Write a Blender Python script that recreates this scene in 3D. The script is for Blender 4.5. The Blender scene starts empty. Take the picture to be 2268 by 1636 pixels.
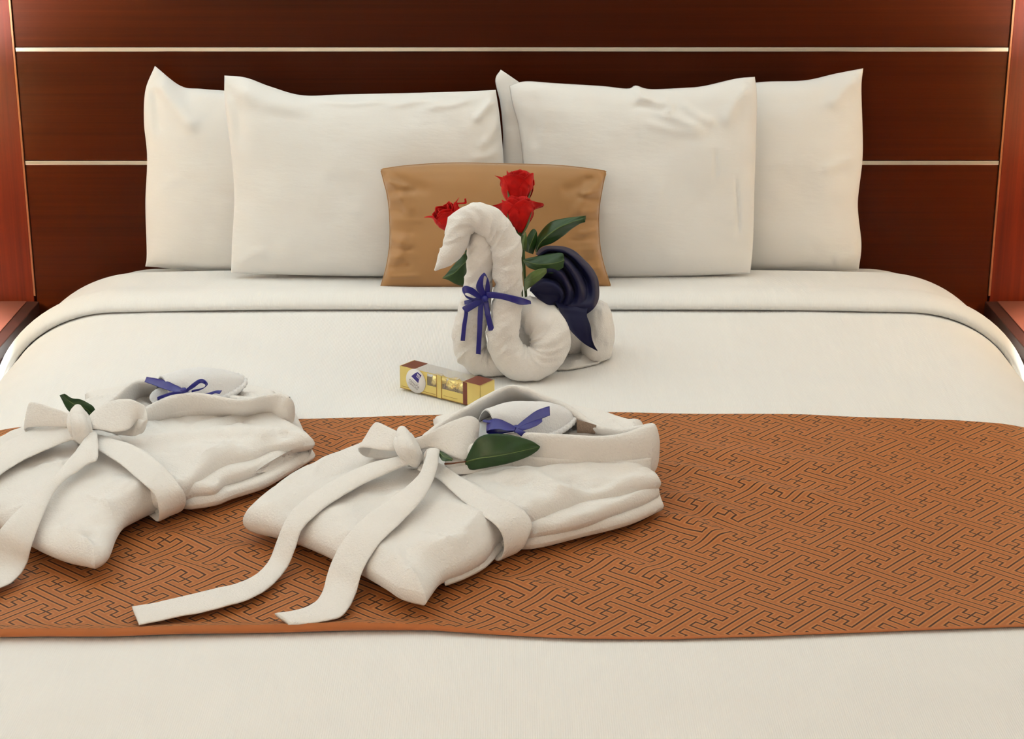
import bpy, bmesh, math, random
import numpy as np
from mathutils import Vector, Matrix

# ---------------------------------------------------------------- camera, light, exposure
SC = bpy.context.scene
COL = SC.collection
ZB = 0.58                                   # height of the bed's top
F = 4100.0                                  # focal length for a 2268 px wide frame
TH = math.radians(18.6)                     # pitch below the horizon
CAM = np.array([0.0, 0.0, ZB + 1.08])
cd = bpy.data.cameras.new('camera'); cam = bpy.data.objects.new('camera', cd); COL.objects.link(cam)
cd.sensor_fit = 'HORIZONTAL'; cd.sensor_width = 36.0; cd.lens = 36.0 * F / 2268.0
cd.clip_start = 0.05
cam.location = CAM
cam.rotation_euler = (math.pi / 2 - TH, 0, 0)
SC.camera = cam
SC.view_settings.view_transform = 'Standard'
SC.view_settings.look = 'None'
SC.view_settings.gamma = 1.0
SC.view_settings.use_curve_mapping = False
SC.view_settings.exposure = -0.44
SC.cycles.use_denoising = True
SC.cycles.max_bounces = 5
SC.cycles.use_adaptive_sampling = True
SC.cycles.adaptive_threshold = 0.02
wd = bpy.data.worlds.new('world'); SC.world = wd; wd.use_nodes = True
wd.node_tree.nodes['Background'].inputs[0].default_value = (1.0, 0.86, 0.7, 1)
wd.node_tree.nodes['Background'].inputs[1].default_value = 0.02
LAMP_W = 165.0          # each bedside lamp bulb
CEIL_FILL_W = 5.0          # added ceiling fill at the entrance end of the room
FLOOR_FILL_W = 225.0        # added floor-lamp fill in the far corner

# ---------------------------------------------------------------- measuring helpers
_c, _s = math.cos(TH), math.sin(TH)
def ray(u, v):
    a = (u - 1134.0) / F; b = (818.0 - v) / F
    return np.array([a, _c + b * _s, -_s + b * _c])
def B(u, v, z=0.0):
    """surveyed point: z metres above the bed's top"""
    r = ray(u, v); t = (z + ZB - CAM[2]) / r[2]
    return CAM + r * t
def V(u, v, Y):
    """surveyed point at distance Y"""
    r = ray(u, v); return CAM + r * (Y / r[1])
def PL(u, v, p, n):
    r = ray(u, v); t = np.dot(np.asarray(p) - CAM, n) / np.dot(r, n)
    return CAM + r * t
def pxm(P):
    d = np.asarray(P) - CAM
    return F / (d[1] * _c - d[2] * _s)      # pixels per metre at P

# ---------------------------------------------------------------- numeric helpers
def vnoise(P, f=1.0, seed=0):
    P = np.asarray(P, float) * f + seed * 17.31
    I = np.floor(P).astype(np.int64); w = P - I; w = w * w * (3 - 2 * w)
    def h(a, b, c):
        n = (a * 374761393 + b * 668265263 + c * 2147483647 + seed * 1274126177) & 0xffffffff
        n = ((n ^ (n >> 13)) * 1274126177) & 0xffffffff
        n = n ^ (n >> 16)
        return (n & 0xffff) / 32767.5 - 1.0
    r = 0
    for a in (0, 1):
        for b in (0, 1):
            for c in (0, 1):
                k = (w[..., 0] if a else 1 - w[..., 0]) * (w[..., 1] if b else 1 - w[..., 1]) * (w[..., 2] if c else 1 - w[..., 2])
                r = r + k * h(I[..., 0] + a, I[..., 1] + b, I[..., 2] + c)
    return r
def fbm(P, f, seed=0, oct=3):
    r = 0; a = 1.0
    for k in range(oct):
        r = r + a * vnoise(P, f * 2 ** k, seed + k); a *= 0.5
    return r
def cr(pts, n):
    """Catmull-Rom through pts, n samples, spaced by chord length"""
    p = np.asarray(pts, float)
    if len(p) == 2: p = np.array([p[0], (p[0] + p[1]) / 2, p[1]])
    q = np.vstack([2 * p[0] - p[1], p, 2 * p[-1] - p[-2]])
    L = np.maximum(np.linalg.norm(np.diff(p[:, :3], axis=0), axis=1), 1e-6) ** 0.75
    T = np.concatenate([[0], np.cumsum(L)]); T /= T[-1]
    t = np.linspace(0, 1, n)
    k = np.clip(np.searchsorted(T, t, side='right') - 1, 0, len(p) - 2)
    w = ((t - T[k]) / (T[k + 1] - T[k]))[:, None]
    a, b, c, d = q[k], q[k + 1], q[k + 2], q[k + 3]
    return 0.5 * ((2 * b) + (c - a) * w + (2 * a - 5 * b + 4 * c - d) * w ** 2 + (3 * b - a - 3 * c + d) * w ** 3)
def segd(P, a, b):
    a = np.asarray(a, float); b = np.asarray(b, float); ab = b - a
    t = np.clip(((P - a) @ ab) / max(ab @ ab, 1e-12), 0, 1)
    return np.linalg.norm(P - (a + t[..., None] * ab), axis=-1), t
def unit(v):
    v = np.asarray(v, float); return v / np.maximum(np.linalg.norm(v, axis=-1, keepdims=True), 1e-12)
def ridges(P, R):
    """sum of soft ridges; R = [(pts, width, amp)], pts a polyline in the same dimensions as P"""
    z = np.zeros(P.shape[:-1])
    for pts, w, amp in R:
        best = np.full(P.shape[:-1], 1e9); tt = np.zeros(P.shape[:-1]); n = len(pts) - 1
        for k in range(n):
            d, t = segd(P, pts[k], pts[k + 1])
            m = d < best; best = np.where(m, d, best); tt = np.where(m, (k + t) / n, tt)
        z += amp * np.exp(-(best / w) ** 2) * np.clip(np.minimum(tt, 1 - tt) * 5 + 0.15, 0, 1)
    return z

# ---------------------------------------------------------------- object helpers
def tag(o, label=None, cat=None, group=None, kind=None):
    if label: o['label'] = label
    if cat: o['category'] = cat
    if group: o['group'] = group
    if kind: o['kind'] = kind
    return o
def empty(name, loc, label, cat, group=None):
    o = bpy.data.objects.new(name, None); COL.objects.link(o)
    o.location = loc; o.empty_display_size = 0.05
    return tag(o, label, cat, group)
def rootloc(p):
    l = np.zeros(3)
    while p is not None:
        l = l + np.array(p.location); p = p.parent
    return l
def mesh_obj(name, verts, faces, mat, parent=None, smooth=True, uvs=None):
    verts = np.asarray(verts, float)
    off = rootloc(parent)
    me = bpy.data.meshes.new(name)
    me.from_pydata((verts - off).tolist(), [], [tuple(int(i) for i in f) for f in faces])
    me.validate()
    if uvs is not None:
        l = me.uv_layers.new(name='UVMap')
        vi = np.empty(len(me.loops), int); me.loops.foreach_get('vertex_index', vi)
        l.data.foreach_set('uv', np.asarray(uvs)[vi].astype(np.float32).ravel())
    bm = bmesh.new(); bm.from_mesh(me); bmesh.ops.recalc_face_normals(bm, faces=bm.faces); bm.to_mesh(me); bm.free()
    me.polygons.foreach_set('use_smooth', [smooth] * len(me.polygons))
    if mat is not None: me.materials.append(mat)
    o = bpy.data.objects.new(name, me); COL.objects.link(o)
    if parent is not None: o.parent = parent
    return o
def grid_faces(nu, nv, off=0, closeu=False, closev=False):
    f = []
    for i in range(nu if closeu else nu - 1):
        for j in range(nv if closev else nv - 1):
            a = off + i * nv + j; b = off + ((i + 1) % nu) * nv + j
            c = off + ((i + 1) % nu) * nv + (j + 1) % nv; d = off + i * nv + (j + 1) % nv
            f.append((a, b, c, d))
    return f
def box_vf(x0, x1, y0, y1, z0, z1, bev=0.0):
    bm = bmesh.new()
    bmesh.ops.create_cube(bm, size=1.0)
    for v in bm.verts:
        v.co = Vector(((x0 + x1) / 2 + v.co.x * (x1 - x0), (y0 + y1) / 2 + v.co.y * (y1 - y0), (z0 + z1) / 2 + v.co.z * (z1 - z0)))
    if bev > 0:
        bmesh.ops.bevel(bm, geom=bm.edges[:], offset=bev, segments=2, profile=0.5, affect='EDGES')
    bm.verts.ensure_lookup_table()
    v = np.array([x.co[:] for x in bm.verts]); f = [[x.index for x in q.verts] for q in bm.faces]
    bm.free(); return v, f
def box(name, x0, x1, y0, y1, z0, z1, mat, parent=None, bev=0.0, smooth=False):
    v, f = box_vf(x0, x1, y0, y1, z0, z1, bev)
    return mesh_obj(name, v, f, mat, parent, smooth)
def lathe(name, prof, center, mat, parent=None, n=32, axis=None):
    """prof: [(r, h)] about axis (default +z) through center"""
    ax = unit(axis if axis is not None else (0, 0, 1)); e1 = unit(np.cross(ax, (0.31, 0.9, 0.2))); e2 = np.cross(ax, e1)
    V_, F_ = [], []
    for r, h in prof:
        for k in range(n):
            a = 2 * math.pi * k / n
            V_.append(np.asarray(center) + ax * h + (e1 * math.cos(a) + e2 * math.sin(a)) * max(r, 1e-5))
    F_ = [(i * n + k, i * n + (k + 1) % n, (i + 1) * n + (k + 1) % n, (i + 1) * n + k) for i in range(len(prof) - 1) for k in range(n)]
    F_.append(list(range(n))[::-1]); F_.append([(len(prof) - 1) * n + k for k in range(n)])
    return mesh_obj(name, V_, F_, mat, parent)
def edge_space(n, p=0.65):
    t = np.linspace(0, 1, n); return (1 - p) * t + p * (0.5 - 0.5 * np.cos(np.pi * t))
def coons(bot, right, top, left, nu, nv):
    """bot: c0->c1, right: c1->c2, top: c3->c2, left: c0->c3"""
    n = 400
    s = edge_space(nu); t = edge_space(nv)
    def samp(c, k):
        c = cr(c, n); i = k * (n - 1); j = np.clip(i.astype(int), 0, n - 2); w = (i - j)[:, None]
        return c[j] * (1 - w) + c[j + 1] * w
    b, tp, l, r = samp(bot, s), samp(top, s), samp(left, t), samp(right, t)
    S = s[:, None, None]; T = t[None, :, None]
    P = (1 - T) * b[:, None] + T * tp[:, None] + (1 - S) * l[None] + S * r[None] \
        - ((1 - S) * (1 - T) * b[0] + S * (1 - T) * b[-1] + (1 - S) * T * tp[0] + S * T * tp[-1])
    outline = np.vstack([b, r[1:], tp[::-1][1:], l[::-1][1:]])
    return P, s, t, outline
def outdist(P, outline):
    d = np.full(P.shape[:-1], 1e9)
    o = outline[::max(1, len(outline) // 160)]
    o = np.vstack([o, o[:1]])
    for k in range(len(o) - 1):
        d = np.minimum(d, segd(P, o[k], o[k + 1])[0])
    return d
def two_sided(name, top, bot, mat, parent, uv=None):
    nu, nv = top.shape[:2]
    V_ = np.vstack([top.reshape(-1, 3), bot.reshape(-1, 3)])
    F_ = grid_faces(nu, nv) + [tuple(reversed(f)) for f in grid_faces(nu, nv, nu * nv)]
    # stitch the rim
    rim = [i * nv for i in range(nu)] + [(nu - 1) * nv + j for j in range(1, nv)] + [i * nv + nv - 1 for i in range(nu - 2, -1, -1)] + [j for j in range(nv - 2, 0, -1)]
    N = nu * nv
    for k in range(len(rim)):
        a, b = rim[k], rim[(k + 1) % len(rim)]
        F_.append((a, b, b + N, a + N))
    return mesh_obj(name, V_, F_, mat, parent)
ZR = 0.0
def slab(name, parent, mat, bot, right, top, left, h, zb=0.0, r=None, disp=None, n=(90, 90), noise=0.002, nf=14, seed=1, wr=0):
    """folded-cloth slab lying on the bed: plan outline from four traced sides, corner heights h=(c0,c1,c2,c3)"""
    xy = lambda c: [p[:2] for p in c]
    P, s, t, out = coons(xy(bot), xy(right), xy(top), xy(left), *n)
    S = s[:, None]; T = t[None, :]
    hh = (1 - S) * (1 - T) * h[0] + S * (1 - T) * h[1] + S * T * h[2] + (1 - S) * T * h[3]
    zz = zb if np.isscalar(zb) else (1 - S) * (1 - T) * zb[0] + S * (1 - T) * zb[1] + S * T * zb[2] + (1 - S) * T * zb[3]
    rr = hh * 0.55 if r is None else r
    d = outdist(P, out)
    q = np.clip(d / rr, 0, 1); prof = np.sqrt(np.maximum(0, 1 - (1 - q) ** 2))
    P3 = np.dstack([P, np.zeros(P.shape[:2])])
    nz = (noise * fbm(P3, nf, seed) - 0.0022 * np.abs(vnoise(P3 * np.array([1, 1.6, 1]), 30, seed + 3)) * (0.5 + 0.5 * vnoise(P3, 9, seed + 6)) + 0.0007 * vnoise(P3, 70, seed + 8)) * q
    dz = ridges(P, [([x[:2] for x in R[0]],) + tuple(R[1:]) for R in disp]) * q if disp else 0
    if wr:                                      # small soft creases of handled cloth
        rg = random.Random(seed * 7 + 1); cre = []
        for k in range(wr):
            p = P[rg.randrange(8, P.shape[0] - 8), rg.randrange(8, P.shape[1] - 8)]; a = rg.uniform(-0.5, 0.9) + (math.pi / 2 if rg.random() < 0.3 else 0)
            L = rg.uniform(0.02, 0.06); dv_ = np.array([math.cos(a), math.sin(a)]) * L; e_ = np.array([-dv_[1], dv_[0]]) * rg.uniform(-0.35, 0.35)
            cre.append(([p - dv_, p + e_, p + dv_], rg.uniform(0.0035, 0.009), rg.choice((-1, 1)) * rg.uniform(0.0018, 0.0045)))
        dz = dz + ridges(P, cre) * q
    zz = zz + ZR
    ztop = ZB + zz + hh * (0.5 + 0.5 * prof) + nz + dz
    zbot = ZB + zz + hh * (0.5 - 0.5 * prof)
    zmid = ZB + zz + hh * 0.5
    rim = (d < 1e-6)
    ztop = np.where(rim, zmid, ztop); zbot = np.where(rim, zmid, np.minimum(zbot, ztop - 1e-4))
    return two_sided(name, np.dstack([P, ztop]), np.dstack([P, zbot]), mat, parent)
def strip(name, parent, mat, A, Bb, thick=0.004, n=60, m=14, arch=0.0, noise=0.0, nf=30, seed=3, fold=0.0, taper=(0, 0)):
    """cloth band between two traced edges"""
    A = np.asarray(A, float); Bb = np.asarray(Bb, float)
    AB = cr(np.hstack([(A + Bb) / 2, (Bb - A) / 2]), n)
    P, W = AB[:, :3], AB[:, 3:]
    T = unit(np.gradient(P, axis=0)); N = unit(np.cross(T, W))
    # keep normals consistent
    for k in range(1, n):
        if np.dot(N[k], N[k - 1]) < 0 and np.linalg.norm(W[k]) < 1e-4: N[k] = -N[k]
    ph = np.linspace(0, 2 * np.pi, m, endpoint=False)
    q = np.sign(np.cos(ph)) * np.abs(np.cos(ph)) ** 0.7; e = np.sign(np.sin(ph)) * np.abs(np.sin(ph)) ** 0.8
    th = np.full(n, thick / 2.0)
    X = P[:, None] + W[:, None] * q[None, :, None] + N[:, None] * (e[None, :] * th[:, None] + arch * (1 - q[None, :] ** 2))[..., None]
    if fold:
        X = X + N[:, None] * (fold * np.sin(q[None, :] * 5.0 + np.linspace(0, 3, n)[:, None]))[..., None]
    if noise:
        C = P[:, None] + W[:, None] * q[None, :, None]
        X = X + N[:, None] * (noise * fbm(C, nf, seed))[..., None]
    F_ = grid_faces(n, m, 0, False, True)
    F_.append(list(range(m))[::-1]); F_.append([(n - 1) * m + k for k in range(m)])
    return mesh_obj(name, X.reshape(-1, 3), F_, mat, parent)
def tube(name, parent, mat, P, R, n=80, m=28, wr=None, zmin=None, up=(0, 0, 1)):
    """roll of cloth along a path; wr(arc, angle, pos) -> radial factor"""
    PR = cr(np.hstack([np.asarray(P, float), np.asarray(R, float)[:, None]]), n)
    P, R = PR[:, :3], np.maximum(PR[:, 3], 5e-4)
    T = unit(np.gradient(P, axis=0))
    N = np.zeros_like(P); N[0] = unit(np.cross(T[0], up) if abs(np.dot(T[0], up)) < 0.95 else np.cross(T[0], (1, 0, 0)))
    for k in range(1, n):
        N[k] = unit(N[k - 1] - T[k] * np.dot(N[k - 1], T[k]))
    Bn = np.cross(T, N)
    ph = np.linspace(0, 2 * np.pi, m, endpoint=False)
    arc = np.concatenate([[0], np.cumsum(np.linalg.norm(np.diff(P, axis=0), axis=1))])
    D = N[:, None] * np.cos(ph)[None, :, None] + Bn[:, None] * np.sin(ph)[None, :, None]
    rad = R[:, None] * np.ones(m)[None]
    if wr is not None: rad = rad * wr(arc[:, None] * np.ones(m)[None], ph[None] * np.ones(n)[:, None], P[:, None] + D * rad[..., None])
    X = P[:, None] + D * rad[..., None]
    if zmin is not None: X[..., 2] = np.maximum(X[..., 2], zmin)
    F_ = grid_faces(n, m, 0, False, True)
    V_ = np.vstack([X.reshape(-1, 3), P[:1], P[-1:]])
    a, b = n * m, n * m + 1
    F_ += [(a, (k + 1) % m, k) for k in range(m)] + [(b, (n - 1) * m + k, (n - 1) * m + (k + 1) % m) for k in range(m)]
    return mesh_obj(name, V_, F_, mat, parent)

# ---------------------------------------------------------------- materials
def srgb(r, g, b):
    f = lambda c: (c / 255 / 12.92) if c / 255 <= 0.04045 else ((c / 255 + 0.055) / 1.055) ** 2.4
    return (f(r), f(g), f(b), 1)
def new_mat(name):
    m = bpy.data.materials.new(name); m.use_nodes = True
    return m, m.node_tree, m.node_tree.nodes['Principled BSDF']
def nd(t, typ, **k):
    n = t.nodes.new(typ)
    for a, b in k.items(): setattr(n, a, b)
    return n
def mth(t, op, a, b=None, c=None):
    n = t.nodes.new('ShaderNodeMath'); n.operation = op
    for i, x in enumerate((a, b, c)):
        if x is None: continue
        if isinstance(x, (int, float)): n.inputs[i].default_value = x
        else: t.links.new(x, n.inputs[i])
    return n.outputs[0]
def ramp(t, fac, stops):
    n = t.nodes.new('ShaderNodeValToRGB'); t.links.new(fac, n.inputs[0])
    e = n.color_ramp.elements
    e[0].position, e[0].color = stops[0]; e[1].position, e[1].color = stops[-1]
    for p, c in stops[1:-1]:
        x = e.new(p); x.color = c
    return n.outputs[0]
def bump(t, b, h, strength, dist):
    n = t.nodes.new('ShaderNodeBump'); n.inputs['Strength'].default_value = strength; n.inputs['Distance'].default_value = dist
    t.links.new(h, n.inputs['Height']); t.links.new(n.outputs[0], b.inputs['Normal']); return n
def cloth_mat(name, col, rough=0.9, kind='terry', sheen=0.15, var=0.04):
    m, t, b = new_mat(name)
    tc = nd(t, 'ShaderNodeTexCoord')
    b.inputs['Roughness'].default_value = rough
    b.inputs['Sheen Weight'].default_value = sheen; b.inputs['Sheen Roughness'].default_value = 0.5
    b.inputs['Specular IOR Level'].default_value = 0.25
    no = nd(t, 'ShaderNodeTexNoise'); no.inputs['Scale'].default_value = 9.0; no.inputs['Detail'].default_value = 4.0
    t.links.new(tc.outputs['Object'], no.inputs['Vector'])
    lo = tuple(c * (1 - var) for c in col[:3]) + (1,); hi = tuple(min(1, c * (1 + var)) for c in col[:3]) + (1,)
    t.links.new(ramp(t, no.outputs[0], [(0.3, lo), (0.7, hi)]), b.inputs['Base Color'])
    if kind == 'terry':
        n2 = nd(t, 'ShaderNodeTexNoise'); n2.inputs['Scale'].default_value = 300.0; n2.inputs['Detail'].default_value = 3.0; n2.inputs['Roughness'].default_value = 0.6
        t.links.new(tc.outputs['Object'], n2.inputs['Vector'])
        n3 = nd(t, 'ShaderNodeTexNoise'); n3.inputs['Scale'].default_value = 90.0; n3.inputs['Detail'].default_value = 2.0
        t.links.new(tc.outputs['Object'], n3.inputs['Vector'])
        bump(t, b, mth(t, 'ADD', n2.outputs[0], mth(t, 'MULTIPLY', n3.outputs[0], 0.35)), 0.8, 0.0022)
    elif kind == 'cotton':
        n2 = nd(t, 'ShaderNodeTexNoise'); n2.inputs['Scale'].default_value = 26.0; n2.inputs['Detail'].default_value = 5.0; n2.inputs['Roughness'].default_value = 0.55
        mp = nd(t, 'ShaderNodeMapping'); mp.inputs['Scale'].default_value = (0.5, 0.5, 1.6)
        t.links.new(tc.outputs['Object'], mp.inputs[0]); t.links.new(mp.outputs[0], n2.inputs['Vector'])
        bump(t, b, n2.outputs[0], 0.22, 0.006)
    elif kind == 'rib':
        w = nd(t, 'ShaderNodeTexWave'); w.wave_type = 'BANDS'; w.bands_direction = 'X'
        w.inputs['Scale'].default_value = 115.0; w.inputs['Distortion'].default_value = 0.6; w.inputs['Detail'].default_value = 1.0
        t.links.new(tc.outputs['Object'], w.inputs['Vector'])
        n2 = nd(t, 'ShaderNodeTexNoise'); n2.inputs['Scale'].default_value = 600.0
        t.links.new(tc.outputs['Object'], n2.inputs['Vector'])
        bump(t, b, mth(t, 'ADD', w.outputs[1], mth(t, 'MULTIPLY', n2.outputs[0], 0.5)), 0.32, 0.0006)
    elif kind == 'satin':
        n2 = nd(t, 'ShaderNodeTexNoise'); n2.inputs['Scale'].default_value = 300.0
        t.links.new(tc.outputs['Object'], n2.inputs['Vector'])
        bump(t, b, n2.outputs[0], 0.1, 0.0004)
    return m
def plain_mat(name, col, rough=0.5, metal=0.0, spec=0.5, **kw):
    m, t, b = new_mat(name)
    tc = nd(t, 'ShaderNodeTexCoord'); no = nd(t, 'ShaderNodeTexNoise'); no.inputs['Scale'].default_value = kw.get('ns', 40.0); no.inputs['Detail'].default_value = 3
    t.links.new(tc.outputs['Object'], no.inputs['Vector'])
    v = kw.get('var', 0.08)
    lo = tuple(c * (1 - v) for c in col[:3]) + (1,); hi = tuple(min(1, c * (1 + v)) for c in col[:3]) + (1,)
    t.links.new(ramp(t, no.outputs[0], [(0.3, lo), (0.7, hi)]), b.inputs['Base Color'])
    b.inputs['Roughness'].default_value = rough; b.inputs['Metallic'].default_value = metal; b.inputs['Specular IOR Level'].default_value = spec
    if kw.get('sheen'): b.inputs['Sheen Weight'].default_value = kw['sheen']
    if kw.get('emit'):
        b.inputs['Emission Color'].default_value = kw['emit']; b.inputs['Emission Strength'].default_value = kw.get('power', 1.0)
    return m
def wood_mat(name, dark, light, scale, rough, spec=0.5):
    m, t, b = new_mat(name)
    tc = nd(t, 'ShaderNodeTexCoord'); mp = nd(t, 'ShaderNodeMapping'); mp.inputs['Scale'].default_value = scale
    t.links.new(tc.outputs['Object'], mp.inputs[0])
    n1 = nd(t, 'ShaderNodeTexNoise'); n1.inputs['Scale'].default_value = 1.0; n1.inputs['Detail'].default_value = 6; n1.inputs['Roughness'].default_value = 0.7; n1.inputs['Distortion'].default_value = 0.3
    t.links.new(mp.outputs[0], n1.inputs['Vector'])
    t.links.new(ramp(t, n1.outputs[0], [(0.32, dark), (0.7, light)]), b.inputs['Base Color'])
    b.inputs['Roughness'].default_value = rough; b.inputs['Specular IOR Level'].default_value = spec
    bump(t, b, n1.outputs[0], 0.05, 0.001)
    return m

WHITE = (0.82, 0.80, 0.78, 1)
M = {}
M['pillow'] = cloth_mat('white_cotton', WHITE, kind='cotton', var=0.01)
M['duvet'] = cloth_mat('white_ribbed_cotton', WHITE, kind='rib', var=0.01)
M['sheet'] = cloth_mat('white_sheet', WHITE, kind='satin', var=0.01)
M['terry'] = cloth_mat('white_terry', (0.82, 0.785, 0.755, 1), kind='terry', var=0.02, sheen=0.25)
M['slip'] = cloth_mat('white_slipper_terry', (0.80, 0.79, 0.80, 1), kind='terry', var=0.015, sheen=0.2)
M['gold_satin'] = cloth_mat('gold_satin', srgb(166, 124, 80), rough=0.42, kind='satin', sheen=0.3, var=0.03)
M['navy'] = cloth_mat('navy_satin', srgb(13, 15, 54), rough=0.5, kind='satin', sheen=0.03, var=0.05)
M['ribbon'] = cloth_mat('royal_blue_satin', srgb(14, 15, 120), rough=0.34, kind='satin', sheen=0.0, var=0.04)
M['ribbon'].node_tree.nodes['Principled BSDF'].inputs['Specular IOR Level'].default_value = 0.6
M['walnut'] = wood_mat('dark_walnut_laminate', srgb(50, 15, 2), srgb(66, 22, 4), (1.0, 8, 120), 0.32, 0.10)
M['walnut_red'] = wood_mat('red_walnut_laminate', srgb(70, 17, 4), srgb(96, 28, 8), (70, 8, 1.2), 0.4, 0.16)
M['metal'] = plain_mat('brushed_aluminium', (0.85, 0.78, 0.66, 1), rough=0.3, metal=0.9, var=0.03)
M['blackwood'] = wood_mat('near_black_wood', srgb(34, 10, 4), srgb(52, 18, 7), (6, 30, 6), 0.5)
M['leather'] = plain_mat('rosewood_table_inlay', srgb(104, 54, 40), rough=0.5, var=0.06, ns=25)
M['wall'] = plain_mat('warm_plaster', srgb(210, 208, 204), rough=0.9, var=0.02, ns=8)
M['ceil'] = plain_mat('white_plaster', srgb(234, 234, 232), rough=0.9, var=0.01, ns=8)
M['carpet'] = plain_mat('brown_carpet', srgb(104, 88, 74), rough=0.95, var=0.15, ns=120)

# ---------------------------------------------------------------- the room
YH = 4.06
def struct(o): o['kind'] = 'structure'; return o
struct(box('floor', -2.4, 2.4, -1.6, 4.2, -0.05, 0, M['carpet']))
struct(box('ceiling', -2.4, 2.4, -1.6, 4.2, 2.6, 2.65, M['ceil']))
struct(box('wall_back', -2.4, 2.4, 4.12, 4.2, 0, 2.6, M['wall']))
struct(box('wall_front', -2.4, 2.4, -1.6, -1.52, 0, 2.6, M['wall']))
struct(box('wall_left', -2.4, -2.32, -1.52, 4.12, 0, 2.6, M['wall']))
struct(box('wall_right', 2.32, 2.4, -1.52, 4.12, 0, 2.6, M['wall']))

# headboard: three dark boards between two bright metal strips, redder side boards
hb = empty('headboard', (0, YH + 0.03, 0), 'dark walnut panelled headboard with two thin metal strips behind the pillows', 'headboard')
XS = 1.088
zs = [0.0, ZB + 0.2, ZB + 0.452, ZB + 1.0]
for k in range(3):
    z0 = zs[k] + (0.0045 if k else 0.0); z1 = zs[k + 1] - (0.0045 if k < 2 else 0)
    box('panel', -XS + 0.002, XS - 0.002, YH, YH + 0.058, z0, z1, M['walnut'], hb, bev=0.0015)
for z in zs[1:3]:
    box('metal_strip', -XS + 0.003, XS - 0.003, YH - 0.003, YH + 0.05, z - 0.0045, z + 0.0045, M['metal'], hb, bev=0.001)
for sx in (-1, 1):
    a, b = sorted((sx * (XS + 0.003), sx * 1.95))
    box('side_panel', a, b, YH - 0.002, YH + 0.058, 0, ZB + 1.0, M['walnut_red'], hb, bev=0.0015)
    a, b = sorted((sx * (XS - 0.001), sx * (XS + 0.003)))
    tr = box('edge_trim', a, b, YH - 0.004, YH + 0.05, ZB - 0.108, ZB + 1.0, plain_mat('bronze_edge', srgb(150, 92, 60), rough=0.4, metal=0.4) if sx < 0 else bpy.data.materials['bronze_edge'], hb)

# bedside tables with a lamp each (both stand mostly beyond the frame)
for sx, side in ((-1, 'window'), (1, 'door')):
    lab = 'dark bedside table with a rosy top, on the side of the bed nearer the %s'
    nt = empty('nightstand', (sx * 1.36, 3.8, 0), '', 'nightstand')
    nt['label'] = ('dark wooden bedside table with a rosy inlaid top beside the two bathrobes' if sx < 0 else
                   'dark wooden bedside table with a rosy inlaid top beside the bare end of the runner')
    zt = ZB - 0.117
    a, b = sorted((sx * 1.078, sx * 1.64))
    box('body', a + 0.01, b - 0.01, 3.58, 4.045, 0.06, zt - 0.03, M['blackwood'], nt, bev=0.003)
    box('top', a, b, 3.56, 4.05, zt - 0.03, zt - 0.002, M['blackwood'], nt, bev=0.002)
    a2, b2 = sorted((sx * 1.105, sx * 1.615))
    box('top_inlay', a2, b2, 3.575, 4.045, zt - 0.004, zt, M['leather'], nt, bev=0.001)
    dw = box('drawer', a + 0.03, b - 0.03, 3.565, 3.585, 0.2, zt - 0.06, M['blackwood'], nt, bev=0.003)
    lathe('knob', [(0.004, 0), (0.006, 0.012), (0.013, 0.018), (0.012, 0.028), (0.002, 0.03)], (sx * 1.36, 3.566, 0.32), M['metal'], dw, 16, (0, -1, 0))
    for xx in (a + 0.04, b - 0.04):
        for yy in (3.61, 4.01):
            lathe('foot', [(0.02, 0), (0.024, 0.06)], (xx, yy, 0.0), M['blackwood'], nt, 12)
    # lamp
    L0 = np.array([sx * 1.40, 3.67, zt])
    lp = empty('table_lamp', L0, 'glowing table lamp standing on the bedside table ' + ('beside the two bathrobes' if sx < 0 else 'by the bare end of the runner'), 'lamp')
    lathe('lamp_base', [(0.0, 0), (0.075, 0.0), (0.078, 0.012), (0.03, 0.022), (0.016, 0.04), (0.04, 0.09), (0.05, 0.14), (0.036, 0.2), (0.012, 0.235), (0.011, 0.30)], L0, M['metal'], lp, 28)
    sm, st, sb = new_mat('lamp_shade_linen') if sx < 0 else (bpy.data.materials['lamp_shade_linen'], None, None)
    if st is not None:
        sb.inputs['Base Color'].default_value = (0.9, 0.8, 0.62, 1); sb.inputs['Roughness'].default_value = 0.9
        tr = nd(st, 'ShaderNodeBsdfTranslucent'); tr.inputs[0].default_value = (0.95, 0.82, 0.6, 1)
        mx = nd(st, 'ShaderNodeMixShader'); mx.inputs[0].default_value = 0.6
        st.links.new(sb.outputs[0], mx.inputs[1]); st.links.new(tr.outputs[0], mx.inputs[2])
        st.links.new(mx.outputs[0], st.nodes['Material Output'].inputs[0])
    n = 40; Vv = []; 
    for r, h in ((0.15, 0.27), (0.115, 0.52), (0.113, 0.52), (0.148, 0.27)):
        Vv += [L0 + np.array([r * math.cos(2 * math.pi * k / n), r * math.sin(2 * math.pi * k / n), h]) for k in range(n)]
    mesh_obj('lamp_shade', Vv, grid_faces(4, n, 0, True, True), sm, lp)
    lathe('bulb', [(0.008, 0.30), (0.012, 0.325), (0.028, 0.36), (0.03, 0.385), (0.018, 0.41), (0.001, 0.417)], L0,
          plain_mat('lamp_bulb_glass', (1, 0.9, 0.75, 1), rough=0.4, emit=(1, 0.78, 0.5, 1), power=6.0) if sx < 0 else bpy.data.materials['lamp_bulb_glass'], lp, 20)
    ld = bpy.data.lights.new('lamp_light', 'POINT'); ld.energy = LAMP_W * (1.75 if sx < 0 else 1.05); ld.color = (0.87, 1.0, 1.02) if sx < 0 else (1.0, 1.0, 0.90); ld.shadow_soft_size = 0.06
    lo = bpy.data.objects.new('lamp_light', ld); COL.objects.link(lo); lo.parent = lp; lo.location = (0, 0, 0.46)

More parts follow.
